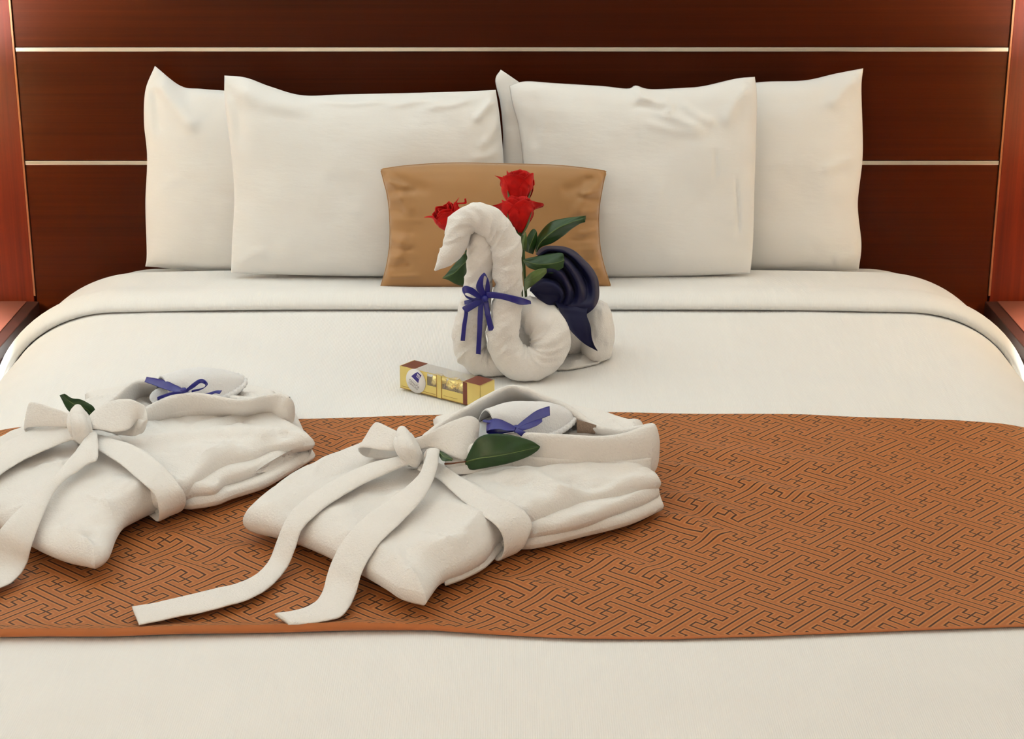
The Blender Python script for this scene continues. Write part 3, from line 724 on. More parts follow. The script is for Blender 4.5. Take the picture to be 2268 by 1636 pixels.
# --- robe with the leaf lying on its lapel
robeR = robe('white terry bathrobe, folded and tied, with a broad green leaf lying on its lapel',
    skirt=[
        ('skirt', dict(
            bot=BL([(538, 1166, .03), (560, 1200, .012), (600, 1220, .004), (654, 1238, .003), (725, 1269, .003), (795, 1307, .003), (848, 1338, .003), (885, 1360, .004), (944, 1366, .010)]),
            right=BL([(946, 1364, .010), (957, 1336, .018), (985, 1316, .010), (1032, 1301, .008), (1078, 1276, .008), (1108, 1236, .010), (1150, 1195, .02)]),
            top=BL([(845, 968, .055), (960, 1010, .055), (1060, 1080, .05), (1150, 1195, .02)]),
            left=BL([(538, 1166, .03), (548, 1130, .045), (588, 1090, .05), (645, 1050, .053), (712, 1020, .055), (770, 1000, .055), (845, 968, .055)]),
            h=(.046, .036, .062, .062), r=.030, n=(150, 140), noise=.0024, nf=11, wr=26,
            disp=[(BL([(700, 1130, .05), (800, 1190, .05), (870, 1260, .05)]), .035, .006),
                  (BL([(1105, 1180, .05), (1000, 1230, .05), (900, 1250, .04)]), .030, .012),
                  (BL([(1095, 1215, .03), (1040, 1262, .03), (960, 1300, .03)]), .012, -.010),
                  (BL([(930, 1350, .02), (900, 1310, .03), (850, 1250, .04)]), .016, .008),
                  (BL([(850, 1330, .02), (840, 1290, .03), (830, 1240, .04)]), .014, -.006),
                  (BL([(640, 1215, .03), (660, 1170, .04), (700, 1110, .05)]), .02, -.004),
                  (BL([(580, 1180, .03), (640, 1130, .04), (720, 1080, .05)]), .016, .003),
                  (BL([(870, 1070, .06), (830, 1130, .06), (800, 1190, .06)]), .018, -.004),
                  (BL([(945, 1120, .06), (1040, 1150, .06), (1090, 1190, .05)]), .016, .006)])),
        ('inner_fold', dict(
            bot=BL([(985, 1318, .006), (1032, 1304, .004), (1080, 1278, .004), (1112, 1240, .006)]),
            right=BL([(1112, 1240, .006), (1090, 1200, .01), (1060, 1170, .01)]),
            top=BL([(940, 1220, .01), (1000, 1190, .01), (1060, 1170, .01)]),
            left=BL([(985, 1318, .006), (965, 1270, .01), (940, 1220, .01)]),
            h=(.016, .020, .02, .02), r=.010, n=(50, 50), noise=.001, disp=None)),
    ],
    layers=[
        ('back_layer', dict(
            bot=BL([(1100, 1236, .006), (1150, 1240, .003), (1200, 1236, .003), (1294, 1212, .003), (1360, 1196, .003), (1412, 1178, .004), (1470, 1142, .010)]),
            right=BL([(1470, 1142, .010), (1462, 1118, .012), (1448, 1060, .01), (1430, 980, .01)]),
            top=BL([(960, 960, .01), (1150, 930, .01), (1300, 940, .01), (1430, 980, .01)]),
            left=BL([(1100, 1236, .006), (1060, 1150, .01), (1000, 1040, .01), (960, 960, .01)]),
            h=(.022, .020, .03, .03), r=.012, n=(100, 80), noise=.0016, nf=16,
            disp=[(BL([(1160, 1222, .02), (1260, 1205, .02), (1400, 1165, .02)]), .006, .004)])),
        ('sleeve_layer', dict(
            bot=BL([(1120, 1222, .02), (1180, 1216, .018), (1235, 1206, .018), (1300, 1190, .018), (1370, 1165, .018), (1425, 1142, .02), (1460, 1117, .024)]),
            right=BL([(1460, 1117, .024), (1458, 1095, .03), (1440, 1050, .03), (1420, 985, .03)]),
            top=BL([(980, 970, .03), (1150, 940, .03), (1300, 945, .03), (1420, 985, .03)]),
            left=BL([(1120, 1222, .02), (1080, 1150, .03), (1010, 1050, .03), (980, 970, .03)]),
            h=(.026, .024, .03, .03), zb=.014, r=.013, n=(100, 80), noise=.002, nf=18,
            disp=[(BL([(1040, 968, .05), (1160, 948, .05), (1275, 922, .05)]), .045, -.014), (BL([(1200, 1203, .03), (1240, 1185, .03), (1300, 1180, .03)]), .008, -.006), (BL([(1230, 1190, .03), (1330, 1165, .03), (1450, 1110, .03)]), .007, .005)])),
        ('chest', dict(
            bot=BL([(1110, 1195, .03), (1150, 1195, .03), (1185, 1190, .03), (1230, 1165, .034), (1290, 1140, .036), (1360, 1122, .038), (1420, 1106, .04), (1464, 1086, .045)]),
            right=BL([(1464, 1086, .045), (1457, 1068, .05), (1440, 1050, .052), (1432, 1000, .055), (1425, 950, .055)]),
            top=BL([(930, 975, .06), (1050, 940, .06), (1200, 935, .06), (1320, 945, .06), (1425, 950, .055)]),
            left=BL([(1110, 1195, .03), (1060, 1140, .06), (990, 1050, .06), (930, 975, .06)]),
            h=(.046, .030, .044, .050), zb=(.012, .026, .02, .015), r=.020, n=(150, 130), noise=.003, nf=13, wr=26,
            disp=[(BL([(1040, 968, .07), (1100, 958, .07), (1180, 942, .07), (1275, 922, .07)]), .046, -.024),
                  (BL([(1080, 1080, .06), (1160, 1070, .06), (1240, 1110, .055), (1290, 1130, .05)]), .020, .012),
                  (BL([(1130, 1110, .06), (1190, 1135, .06), (1240, 1150, .05)]), .020, .006),
                  (BL([(1240, 1075, .06), (1310, 1100, .055), (1370, 1095, .05)]), .016, -.010),
                  (BL([(1180, 1062, .06), (1300, 1062, .055), (1430, 1068, .05)]), .014, .008),
                  (BL([(1460, 1080, .05), (1400, 1090, .05), (1330, 1118, .045)]), .010, .006),
                  (BL([(1020, 1070, .07), (1080, 1110, .07), (1130, 1150, .06)]), .02, -.004)])),
    ],
    lapel=([(985, 1012, .092), (1030, 990, .105), (1070, 972, .115), (1150, 958, .122), (1230, 960, .122), (1310, 964, .118), (1375, 959, .118), (1420, 945, .122), (1442, 938, .124), (1437, 937, .121), (1412, 943, .108), (1375, 950, .095), (1328, 943, .095), (1284, 921, .103), (1240, 897, .115), (1199, 880, .125), (1165, 862, .136), (1128, 853, .138), (1085, 872, .132), (1040, 897, .124), (985, 932, .115), (935, 965, .10)],
           [(985, 1052, .072), (1030, 1050, .070), (1070, 1045, .068), (1149, 1036, .066), (1230, 1043, .062), (1310, 1047, .058), (1375, 1051, .056), (1415, 1054, .054), (1438, 1052, .052), (1446, 1040, .050), (1425, 1015, .05), (1385, 1000, .05), (1340, 985, .05), (1300, 968, .05), (1262, 950, .05), (1220, 935, .055), (1185, 915, .06), (1140, 915, .065), (1100, 930, .065), (1050, 950, .07), (985, 985, .075), (930, 1005, .08)]),
    belt=([(930, 1012, .092), (972, 1025, .090), (1029, 1060, .086), (1095, 1096, .083), (1150, 1122, .077), (1178, 1157, .062), (1168, 1194, .042), (1152, 1216, .026), (1138, 1221, .017), (1120, 1200, .016)],
          [(925, 1040, .086), (967, 1058, .082), (1020, 1105, .076), (1069, 1142, .074), (1102, 1168, .066), (1115, 1195, .050), (1115, 1222, .032), (1106, 1236, .020), (1094, 1236, .016), (1074, 1212, .016)]),
    knot=[(890, 953, .122), (893, 966, .121), (899, 982, .117), (909, 1003, .108), (917, 1019, .098), (921, 1029, .090)],
    loops=[
        ([(900, 964, .122), (872, 950, .130), (841, 937, .130), (834, 940, .122), (842, 950, .10), (868, 966, .092), (900, 985, .09)],
         [(896, 1000, .105), (850, 997, .108), (800, 990, .104), (795, 1000, .092), (812, 1012, .078), (850, 1015, .076), (896, 1008, .084)]),
        ([(905, 975, .118), (945, 960, .130), (990, 937, .136), (1034, 921, .138), (1055, 927, .132), (1058, 938, .120), (1030, 935, .104), (980, 948, .098), (930, 968, .098)],
         [(915, 1000, .106), (950, 992, .108), (985, 1004, .104), (1020, 1016, .098), (1038, 1016, .092), (1048, 1000, .084), (1020, 985, .080), (970, 990, .082), (920, 995, .09)]),
    ],
    tails=[
        ([(905, 1005, .100), (870, 1014, .098), (809, 1030, .088), (720, 1074, .076), (654, 1122, .068), (628, 1162, .058), (612, 1200, .040), (593, 1246, .020), (560, 1276, .010), (500, 1298, .007), (400, 1322, .006), (292, 1344, .006)],
         [(912, 1028, .094), (880, 1038, .090), (809, 1069, .080), (747, 1105, .074), (700, 1140, .067), (668, 1175, .056), (654, 1215, .038), (632, 1263, .018), (593, 1303, .008), (540, 1331, .006), (420, 1362, .006), (308, 1384, .006)]),
        ([(935, 1030, .086), (938, 1006, .104), (945, 997, .110), (940, 1020, .108), (923, 1056, .096), (866, 1105, .084), (809, 1144, .076), (773, 1180, .066), (742, 1228, .048), (725, 1272, .030), (710, 1318, .012), (680, 1345, .007), (608, 1359, .006)],
         [(962, 1034, .086), (968, 1004, .104), (974, 998, .108), (972, 1012, .106), (966, 1045, .098), (941, 1100, .086), (888, 1157, .075), (835, 1210, .064), (804, 1263, .044), (787, 1316, .022), (765, 1356, .008), (728, 1374, .006), (640, 1383, .006)]),
    ])
# garment tag showing at that robe's neck
strip('garment_tag', robeR, plain_mat('grey_woven_tag', srgb(150, 128, 112), rough=0.8, var=0.25, ns=500), BL([(1277, 929, .100), (1298, 934, .100), (1321, 941, .098)]), BL([(1278, 964, .072), (1298, 965, .072), (1317, 965, .072)]), thick=0.0015, n=20, m=10)

# --- robe with the upright leaf behind its knot
fo = np.array([-0.461, 0.118, 0])
cornerL = B(205, 1284, .006)
W2 = lambda x, y: np.array([x, y, ZB])
robeL = robe('white terry bathrobe, folded and tied, with a curled leaf poking up behind its knot',
    skirt=[
        ('skirt', dict(
            bot=[W2(-0.86, 2.57), W2(-0.83, 2.51), W2(-0.775, 2.45), W2(-0.72, 2.41)] + BL([(60, 1238, .004), (95, 1258, .003), (143, 1277, .003), (190, 1286, .004), (213, 1283, .01)]),
            right=BL([(213, 1283, .01), (243, 1253, .018), (262, 1220, .012), (284, 1195, .008), (318, 1178, .006), (355, 1160, .006), (400, 1120, .02)]),
            top=[W2(-0.70, 2.79)] + BL([(220, 940, .06), (320, 1010, .05), (400, 1120, .02)]),
            left=[W2(-0.86, 2.57), W2(-0.84, 2.63), W2(-0.79, 2.72), W2(-0.70, 2.79)],
            h=(.046, .034, .062, .064), r=.030, n=(150, 140), noise=.0024, nf=11, wr=26,
            disp=[(BL([(350, 1110, .04), (290, 1110, .05), (230, 1080, .06)]), .022, .006),
                  (BL([(345, 1145, .02), (290, 1150, .03), (220, 1165, .04)]), .020, .010),
                  (BL([(300, 1185, .02), (260, 1190, .03), (200, 1190, .04)]), .012, -.006),
                  (BL([(200, 1268, .02), (170, 1230, .03), (150, 1180, .04)]), .016, .006),
                  (BL([(225, 1250, .02), (215, 1225, .03), (190, 1200, .04)]), .010, -.006),
                  (BL([(120, 1250, .02), (110, 1180, .04), (130, 1110, .05)]), .016, -.004)])),
    ],
    layers=[
        ('back_layer', dict(
            bot=BL([(345, 1160, .006), (394, 1149, .003), (426, 1150, .003), (486, 1140, .003), (521, 1126, .003), (588, 1104, .003), (640, 1072, .005), (699, 1028, .010)]),
            right=BL([(699, 1028, .010), (690, 1012, .012), (660, 950, .01), (630, 905, .01)]),
            top=BL([(190, 905, .01), (360, 880, .01), (500, 880, .01), (630, 905, .01)]),
            left=BL([(345, 1160, .006), (310, 1080, .01), (240, 980, .01), (190, 905, .01)]),
            h=(.022, .020, .03, .03), r=.012, n=(100, 80), noise=.0018, nf=16,
            disp=[(BL([(500, 1125, .02), (580, 1095, .02), (680, 1030, .02)]), .006, .005)])),
        ('sleeve_layer', dict(
            bot=BL([(370, 1140, .02), (430, 1126, .018), (480, 1118, .018), (503, 1096, .02), (560, 1078, .02), (620, 1045, .022), (683, 1010, .024)]),
            right=BL([(683, 1010, .024), (690, 1004, .03), (660, 950, .03), (625, 910, .03)]),
            top=BL([(210, 905, .03), (360, 885, .03), (500, 885, .03), (625, 910, .03)]),
            left=BL([(370, 1140, .02), (320, 1080, .03), (250, 980, .03), (210, 905, .03)]),
            h=(.026, .022, .03, .03), zb=.014, r=.012, n=(100, 80), noise=.0022, nf=18,
            disp=[(BL([(320, 895, .05), (430, 872, .05), (550, 846, .05)]), .045, -.014), (BL([(500, 1100, .03), (560, 1070, .03), (660, 1020, .03)]), .007, .005), (BL([(440, 1120, .03), (480, 1095, .03), (530, 1080, .03)]), .008, -.005)])),
        ('chest', dict(
            bot=BL([(350, 1140, .03), (405, 1120, .03), (450, 1090, .032), (500, 1060, .034), (560, 1040, .036), (600, 1020, .038), (650, 1010, .04), (698, 997, .045)]),
            right=BL([(698, 997, .045), (677, 972, .05), (640, 950, .052), (620, 920, .055), (615, 885, .055)]),
            top=BL([(170, 905, .06), (300, 875, .06), (420, 870, .06), (520, 875, .06), (615, 885, .055)]),
            left=BL([(350, 1140, .03), (310, 1070, .06), (240, 980, .06), (170, 905, .06)]),
            h=(.046, .030, .044, .050), zb=(.012, .026, .02, .015), r=.020, n=(150, 130), noise=.003, nf=13, wr=26,
            disp=[(BL([(320, 895, .07), (400, 880, .07), (470, 864, .07), (550, 846, .07)]), .046, -.024),
                  (BL([(320, 985, .07), (420, 985, .06), (520, 975, .06), (640, 990, .05)]), .020, .010),
                  (BL([(400, 1010, .06), (470, 1020, .06), (530, 1010, .055)]), .022, .008),
                  (BL([(480, 965, .06), (530, 950, .06), (560, 930, .06)]), .012, -.006),
                  (BL([(560, 1030, .05), (610, 1000, .05), (640, 985, .05)]), .014, -.010),
                  (BL([(440, 1060, .05), (500, 1040, .05), (560, 1030, .05)]), .018, .006),
                  (BL([(340, 1040, .06), (400, 1060, .06), (440, 1070, .05)]), .018, -.005)])),
    ],
    lapel=([(262, 925, .095), (318, 903, .102), (359, 886, .110), (413, 872, .114), (470, 876, .112), (534, 886, .108), (588, 876, .110), (622, 872, .113), (640, 880, .110), (636, 878, .106), (610, 878, .096), (560, 884, .088), (510, 880, .085), (470, 872, .085), (430, 856, .092), (390, 848, .098), (350, 846, .104), (310, 842, .110), (285, 850, .112), (262, 872, .110), (235, 892, .104), (205, 918, .098)],
           [(262, 962, .072), (321, 945, .070), (381, 929, .068), (430, 924, .066), (477, 922, .064), (534, 922, .062), (580, 921, .060), (608, 930, .056), (628, 947, .052), (636, 940, .050), (620, 920, .05), (570, 912, .05), (525, 905, .05), (485, 900, .05), (445, 890, .055), (405, 884, .058), (365, 880, .06), (325, 882, .062), (300, 895, .065), (275, 915, .068), (245, 935, .072), (210, 950, .078)]),
    belt=([(205, 958, .092), (254, 972, .093), (318, 997, .090), (366, 1035, .082), (400, 1077, .066), (412, 1104, .046), (408, 1122, .030), (397, 1131, .017), (378, 1114, .016)],
          [(190, 985, .086), (222, 999, .088), (270, 1031, .085), (318, 1072, .076), (343, 1098, .063), (351, 1126, .046), (352, 1144, .032), (347, 1154, .019), (326, 1138, .016)]),
    knot=[(172, 904, .122), (172, 916, .121), (174, 931, .117), (178, 951, .108), (182, 969, .098), (185, 980, .090)],
    loops=[
        ([(170, 922, .120), (120, 903, .130), (76, 890, .134), (68, 896, .124), (85, 905, .104), (120, 920, .095), (170, 935, .09)],
         [(165, 945, .106), (120, 944, .106), (62, 946, .100), (56, 955, .088), (75, 962, .076), (115, 960, .076), (165, 955, .084)]),
        ([(190, 928, .116), (215, 905, .126), (250, 888, .134), (285, 884, .138), (312, 893, .136), (322, 905, .130), (322, 930, .118), (305, 925, .112), (270, 925, .106), (215, 930, .10)],
         [(200, 950, .104), (220, 950, .106), (255, 955, .104), (285, 950, .104), (305, 932, .110), (317, 945, .104), (312, 958, .092), (295, 966, .086), (250, 960, .086), (205, 948, .092)]),
    ],
    tails=[
        ([(175, 945, .102), (143, 945, .102), (90, 946, .096), (40, 965, .088), (0, 988, .082), (-60, 1030, .075), (-100, 1090, .06)],
         [(170, 972, .096), (150, 976, .092), (95, 998, .085), (40, 1025, .078), (0, 1052, .074), (-60, 1100, .066), (-90, 1150, .05)]),
        ([(185, 968, .092), (190, 962, .098), (184, 975, .099), (160, 1008, .091), (95, 1080, .080), (32, 1136, .074), (0, 1172, .066), (-30, 1210, .045), (-50, 1250, .02), (-70, 1280, .008)],
         [(212, 958, .094), (216, 965, .100), (216, 1015, .092), (190, 1030, .086), (128, 1080, .076), (95, 1143, .066), (70, 1210, .044), (58, 1250, .022), (30, 1286, .008), (-20, 1312, .006)]),
    ])

# ---------------------------------------------------------------- slippers, their ribbons, leaves
def slipper(label, heel, toe, zc, width, tilt=0.0, group=None, mat=None, roll=0.0, hf=1.0):
    """closed-toe terry slipper from heel to toe (world points)"""
    heel = np.asarray(heel); toe = np.asarray(toe)
    ax = unit(toe - heel); L = np.linalg.norm(toe - heel)
    sd = unit(np.cross(ax, (0, 0, 1))); up = np.cross(sd, ax)
    c, s = math.cos(roll), math.sin(roll); sd, up = sd * c + up * s, up * c - sd * s
    root = empty('slipper', heel, label, 'slipper', group)
    mat = mat or M['slip']
    def half(t):                # half width along the length
        return width / 2 * (np.sin(np.clip(t, 0, 1) ** 0.8 * np.pi) ** 0.42) * (0.82 + 0.18 * np.sin(np.pi * (t - 0.1)))
    n, m = 60, 22
    t = 0.5 - 0.5 * np.cos(np.linspace(0.02, np.pi - 0.02, n)); q = np.sin(np.linspace(-np.pi / 2, np.pi / 2, m))
    hw = half(t)
    pos = lambda tt, qq, hh: heel + ax * tt[..., None] * L + sd * qq[..., None] + up * hh[..., None]
    T2 = t[:, None] + 0 * q[None]; Q2 = hw[:, None] * q[None]
    e = np.sqrt(np.maximum(0, 1 - q ** 6))[None] * np.ones(n)[:, None] * np.minimum(1, 12 * np.minimum(T2, 1 - T2)) ** 0.5
    two_sided('sole', pos(T2, Q2, 0.006 * e), pos(T2, Q2, -0.006 * e), mat, root)
    # upper: covers the front 55 %
    u0 = 0.12; t3 = u0 + (1 - u0) * (0.5 - 0.5 * np.cos(np.linspace(0, np.pi, 50))); t3[-1] = 0.995
    hw3 = half(t3) * 0.97
    T3 = t3[:, None] + 0 * q[None]; Q3 = hw3[:, None] * q[None]
    hgt = hf * width * 0.34 * (1 - ((t3 - u0) / (1 - u0)) ** 3.0) + 0.006
    H3 = 0.005 + hgt[:, None] * np.maximum(0, 1 - np.abs(q[None]) ** 2.4) ** 0.8
    P3 = pos(T3, Q3, H3); P3 = P3 + up * (0.0015 * fbm(P3, 30, 7))[..., None]
    two_sided('upper', P3, P3 - up * 0.0035, mat, root)
    # braided piping round the toe
    k = np.linspace(0.5, 0.998, 46); hk = half(k) * 1.0
    path = np.vstack([pos(k, -hk, 0.006 + 0 * k), pos(k[::-1], hk[::-1], 0.006 + 0 * k)])
    tube('piping', root, mat, path[::2], np.full(len(path[::2]), 0.0042), n=240, m=10, wr=lambda a, ph, X: 1 + 0.14 * np.sin(a * 700))
    return root, ax, sd, up
g = 'terry slippers tied up on the robes'
def pair(h, t, width, labs, roll=-0.25):
    ax = unit(np.asarray(t) - np.asarray(h)); sd = unit(np.cross(ax, (0, 0, 1))); up = np.cross(sd, ax)
    up = up * math.cos(roll) - sd * math.sin(roll)
    slipper(labs[0], h, t, 0, width, group=g, roll=roll)
    dn = -up * 0.0245 - ax * 0.004
    slipper(labs[1], h + dn, t + dn, 0, width * 0.95, group=g, roll=roll, hf=0.18)
pair(B(1050, 966, .093), B(1268, 925, .093), 0.090, ('white terry slipper with braided edging, on the robe with the lapel leaf', 'white terry slipper lying under its twin on the robe with the lapel leaf'))
pair(B(335, 889, .088), B(540, 846, .090), 0.088, ('white terry slipper with smooth rim, on the robe with the curled leaf', 'white terry slipper lying under its twin on the robe with the curled leaf'))
def ribbon_bow(label, knot, bands, kr=0.006, cat='ribbon', thick=0.0012, mat=None):
    root = empty('ribbon_bow', np.array(knot) , label, cat)
    mat = mat or M['ribbon']
    lathe('knot', [(0.0005, -kr), (kr * 0.8, -kr * 0.7), (kr, 0), (kr * 0.8, kr * 0.7), (0.0005, kr)], knot, mat, root, 14, (1, 0.2, 0.3))
    for nm, A, Bq in bands:
        strip(nm, root, mat, A, Bq, thick=thick, n=50, m=10, noise=0.0006, nf=60)
    return root
zz = .128
ribbon_bow('royal blue satin ribbon tied round the slippers with braided edging', B(1143, 949, zz - .004), [
    ('ribbon_tail', BL([(1143, 944, zz), (1165, 925, zz + .006), (1190, 908, zz + .008), (1217, 899, zz + .006)]), BL([(1146, 953, zz - .002), (1172, 941, zz), (1195, 929, zz), (1218, 920, zz)])),
    ('ribbon_tail', BL([(1146, 948, zz), (1165, 938, zz + .002), (1185, 930, zz + .002), (1200, 924, zz)]), BL([(1150, 955, zz - .004), (1170, 950, zz - .002), (1188, 943, zz - .002), (1201, 934, zz - .002)])),
    ('ribbon_loop', BL([(1143, 944, zz), (1125, 935, zz + .004), (1105, 927, zz + .006), (1088, 928, zz + .004), (1078, 938, zz - .002), (1095, 944, zz - .006), (1140, 950, zz - .006)]), BL([(1140, 954, zz - .002), (1122, 954, zz), (1105, 951, zz), (1086, 952, zz - .002), (1078, 958, zz - .008), (1095, 962, zz - .01), (1138, 956, zz - .008)])),
    ('ribbon_tail', BL([(1100, 930, zz + .002), (1085, 930, zz + .004), (1070, 929, zz + .004)]), BL([(1098, 937, zz), (1084, 936, zz + .002), (1069, 934, zz + .002)])),
    ('ribbon_band', BL([(1143, 948, zz), (1162, 955, zz - .004), (1176, 962, zz - .012)]), BL([(1140, 955, zz - .002), (1152, 964, zz - .008), (1160, 972, zz - .016)])),
])
zz = .118
ribbon_bow('royal blue satin ribbon with a frayed end tied round the slippers with smooth rim', B(407, 866, zz - .002), [
    ('ribbon_tail', BL([(412, 864, zz), (380, 848, zz + .004), (350, 838, zz + .006), (325, 834, zz + .006)]), BL([(402, 870, zz - .002), (370, 864, zz), (342, 853, zz + .002), (320, 846, zz + .002)])),
    ('ribbon_loop', BL([(410, 864, zz), (425, 850, zz + .008), (440, 840, zz + .012), (452, 840, zz + .012), (460, 850, zz + .008), (450, 858, zz), (425, 864, zz - .002)]), BL([(414, 868, zz - .004), (430, 858, zz + .002), (442, 849, zz + .006), (450, 849, zz + .006), (454, 854, zz + .002), (445, 863, zz - .004), (424, 869, zz - .006)])),
    ('ribbon_loop', BL([(405, 866, zz), (380, 868, zz), (360, 874, zz - .002), (348, 880, zz - .004), (360, 884, zz - .010), (400, 872, zz - .01)]), BL([(408, 871, zz - .004), (382, 874, zz - .004), (364, 880, zz - .006), (349, 887, zz - .010), (364, 889, zz - .014), (402, 876, zz - .012)])),
    ('ribbon_tail', BL([(410, 864, zz - .004), (435, 872, zz - .008), (462, 869, zz - .007), (478, 864, zz - .004), (492, 864, zz - .004)]), BL([(408, 870, zz - .008), (434, 879, zz - .012), (462, 876, zz - .011), (476, 871, zz - .008), (486, 872, zz - .008)])),
])

# leaves
def leaf_mat(name, col, back):
    m, t, b = new_mat(name)
    tc = nd(t, 'ShaderNodeTexCoord'); no = nd(t, 'ShaderNodeTexNoise'); no.inputs['Scale'].default_value = 60; no.inputs['Detail'].default_value = 4
    t.links.new(tc.outputs['Object'], no.inputs['Vector'])
    g = nd(t, 'ShaderNodeNewGeometry')
    m1 = nd(t, 'ShaderNodeMix', data_type='RGBA'); t.links.new(g.outputs['Backfacing'], m1.inputs[0])
    t.links.new(ramp(t, no.outputs[0], [(0.3, tuple(c * 0.8 for c in col[:3]) + (1,)), (0.7, tuple(c * 1.2 for c in col[:3]) + (1,))]), m1.inputs[6]); m1.inputs[7].default_value = back
    t.links.new(m1.outputs[2], b.inputs['Base Color']); b.inputs['Roughness'].default_value = 0.42
    bump(t, b, no.outputs[0], 0.2, 0.001)
    return m
M['leaf'] = leaf_mat('rose_leaf', srgb(32, 64, 20), srgb(88, 108, 50))
M['leaf_pale'] = leaf_mat('rose_leaf_underside', srgb(88, 108, 52), srgb(60, 84, 36))
M['stem'] = plain_mat('rose_stem', srgb(62, 84, 34), rough=0.5, var=0.15)
M['petiole'] = plain_mat('reddish_leaf_stalk', srgb(110, 62, 34), rough=0.5, var=0.15)
def leaf(parent, A, Mid, Cc, mat, name='leaf', n=30, vein=True, thick=0.0006):
    """leaf blade: edge A - midrib - edge C, all world points from base to tip"""
    A, Mid, Cc = cr(A, n), cr(Mid, n), cr(Cc, n)
    m = 9; rows = []
    for k in range(n):
        r = [A[k] * (1 - w) + Mid[k] * w for w in np.linspace(0, 1, m)] + [Mid[k] * (1 - w) + Cc[k] * w for w in np.linspace(0, 1, m)[1:]]
        rows.append(r)
    P = np.array(rows)
    # gentle quilting between side veins
    w = np.linspace(-1, 1, 2 * m - 1)[None, :]; s = np.linspace(0, 1, n)[:, None]
    T = unit(np.gradient(P, axis=0)); S_ = unit(np.gradient(P, axis=1)); N = unit(np.cross(T, S_))
    sz = np.linalg.norm(Mid[-1] - Mid[0])
    P = P + N * (0.006 * sz * np.sin(18 * (s - 0.35 * np.abs(w))) * (1 - np.abs(w)) * np.abs(w) * 4)[..., None]
    o = two_sided(name, P + N * thick / 2, P - N * thick / 2, mat, parent)
    if vein:
        tube('midrib', o, M['leaf_pale'], Mid, np.linspace(0.0011, 0.0003, len(Mid)), n=40, m=6)
    return o
lf = empty('rose_leaf', B(990, 1027, .08), 'broad dark green leaf lying on a bathrobe lapel beside the knot', 'leaf')
def lz(pts, d=0.0): return [B(u, v, 0.131 + d + e - (v - 961) * 0.00064) for u, v, e in pts]
leaf(lf, lz([(1030, 1022, 0), (1042, 995, 0), (1056, 972, .002), (1080, 961, .002), (1119, 961, 0), (1149, 967, 0), (1179, 977, 0), (1196, 988, 0)]),
     lz([(1030, 1023, 0), (1060, 1015, .003), (1090, 1011, .004), (1130, 1004, .004), (1165, 996, .002), (1196, 989, 0)]),
     lz([(1030, 1024, 0), (1034, 1034, 0), (1047, 1040, 0), (1090, 1033, 0), (1129, 1025, 0), (1169, 1011, 0), (1190, 998, 0), (1196, 990, 0)]), M['leaf'], name='blade')
tube('stalk', lf, M['petiole'], BL([(985, 1027, .098), (1000, 1026, .100), (1015, 1024, .100), (1032, 1022, .093)]), [.0016, .0013, .0011, .001], n=20, m=8)
leaf(lf, BL([(972, 996, .106), (985, 1003, .110), (1004, 1016, .110)]), BL([(972, 1000, .106), (984, 1012, .110), (1003, 1018, .110)]), BL([(972, 1004, .104), (980, 1020, .106), (1001, 1020, .108)]), M['leaf'], name='leaflet', n=14)
lf2 = empty('rose_leaf', B(190, 930, .06), 'curled green leaf poking up behind the belt knot of a bathrobe', 'leaf')
leaf(lf2, BL([(215, 925, .100), (208, 902, .118), (195, 892, .124), (178, 884, .130), (160, 882, .134), (147, 874, .138), (142, 872, .14)]),
     BL([(208, 925, .100), (195, 908, .112), (178, 899, .120), (163, 894, .124), (150, 885, .130), (142, 878, .134), (138, 873, .138)]),
     BL([(196, 925, .098), (182, 922, .104), (166, 918, .108), (154, 912, .112), (145, 900, .118), (137, 884, .128), (132, 875, .135)]), M['leaf'], name='blade')
ZR = 0.0

# ---------------------------------------------------------------- towel swan
def Zm(x, y, Y): return V(930 + x / 3.272, 360 + y / 3.272, Y)
def zr(r, Y=3.17): return r / 3.272 / pxm((0.02, Y, ZB + 0.12))
swan = empty('towel_swan', np.array([0.02, 3.2, ZB]), 'white towel rolled and folded into a swan with a blue ribbon round its neck', 'towel swan')
def roll(name, pts, seed, wamp=0.085, n=150, up=(0, 1, 0)):
    P = [Zm(p[0], p[1], p[3]) for p in pts]; R = [zr(p[2], p[3]) for p in pts]
    def wr(a, ph, X):
        # slanting pinched folds round the roll and a soft lumpiness
        f = fbm(np.stack([a * 60 + 1.2 * np.sin(ph + seed), np.cos(ph) * 0.9, np.sin(ph) * 0.9], -1), 1.0, seed, 2)
        sharp = -np.abs(vnoise(np.stack([a * 75 + 1.6 * np.cos(ph), np.cos(ph) * 0.8 + 3, np.sin(ph) * 0.8], -1), 1.0, seed + 7))
        return 1 + wamp * f + wamp * 2.2 * (sharp + 0.35) + 0.012 * vnoise(X, 45, seed)
    return tube(name, swan, M['terry'], P, R, n=n, m=48, wr=wr, up=up, zmin=ZB + 0.004)
roll('neck_roll', [(108, 782, 6, 3.15), (135, 752, 24, 3.15), (178, 705, 58, 3.155), (226, 640, 80, 3.16), (262, 560, 92, 3.165), (292, 470, 100, 3.17), (362, 402, 104, 3.175), (462, 408, 108, 3.178), (552, 478, 112, 3.178), (610, 580, 112, 3.175), (636, 700, 108, 3.172),
                   (642, 850, 106, 3.168), (634, 1000, 106, 3.164), (612, 1130, 110, 3.158), (606, 1270, 122, 3.152), (648, 1390, 126, 3.150), (752, 1456, 126, 3.150), (872, 1432, 128, 3.154), (938, 1335, 136, 3.165), (930, 1220, 140, 3.18), (870, 1140, 140, 3.20), (790, 1080, 120, 3.215), (700, 1040, 70, 3.23)], 3, n=260)
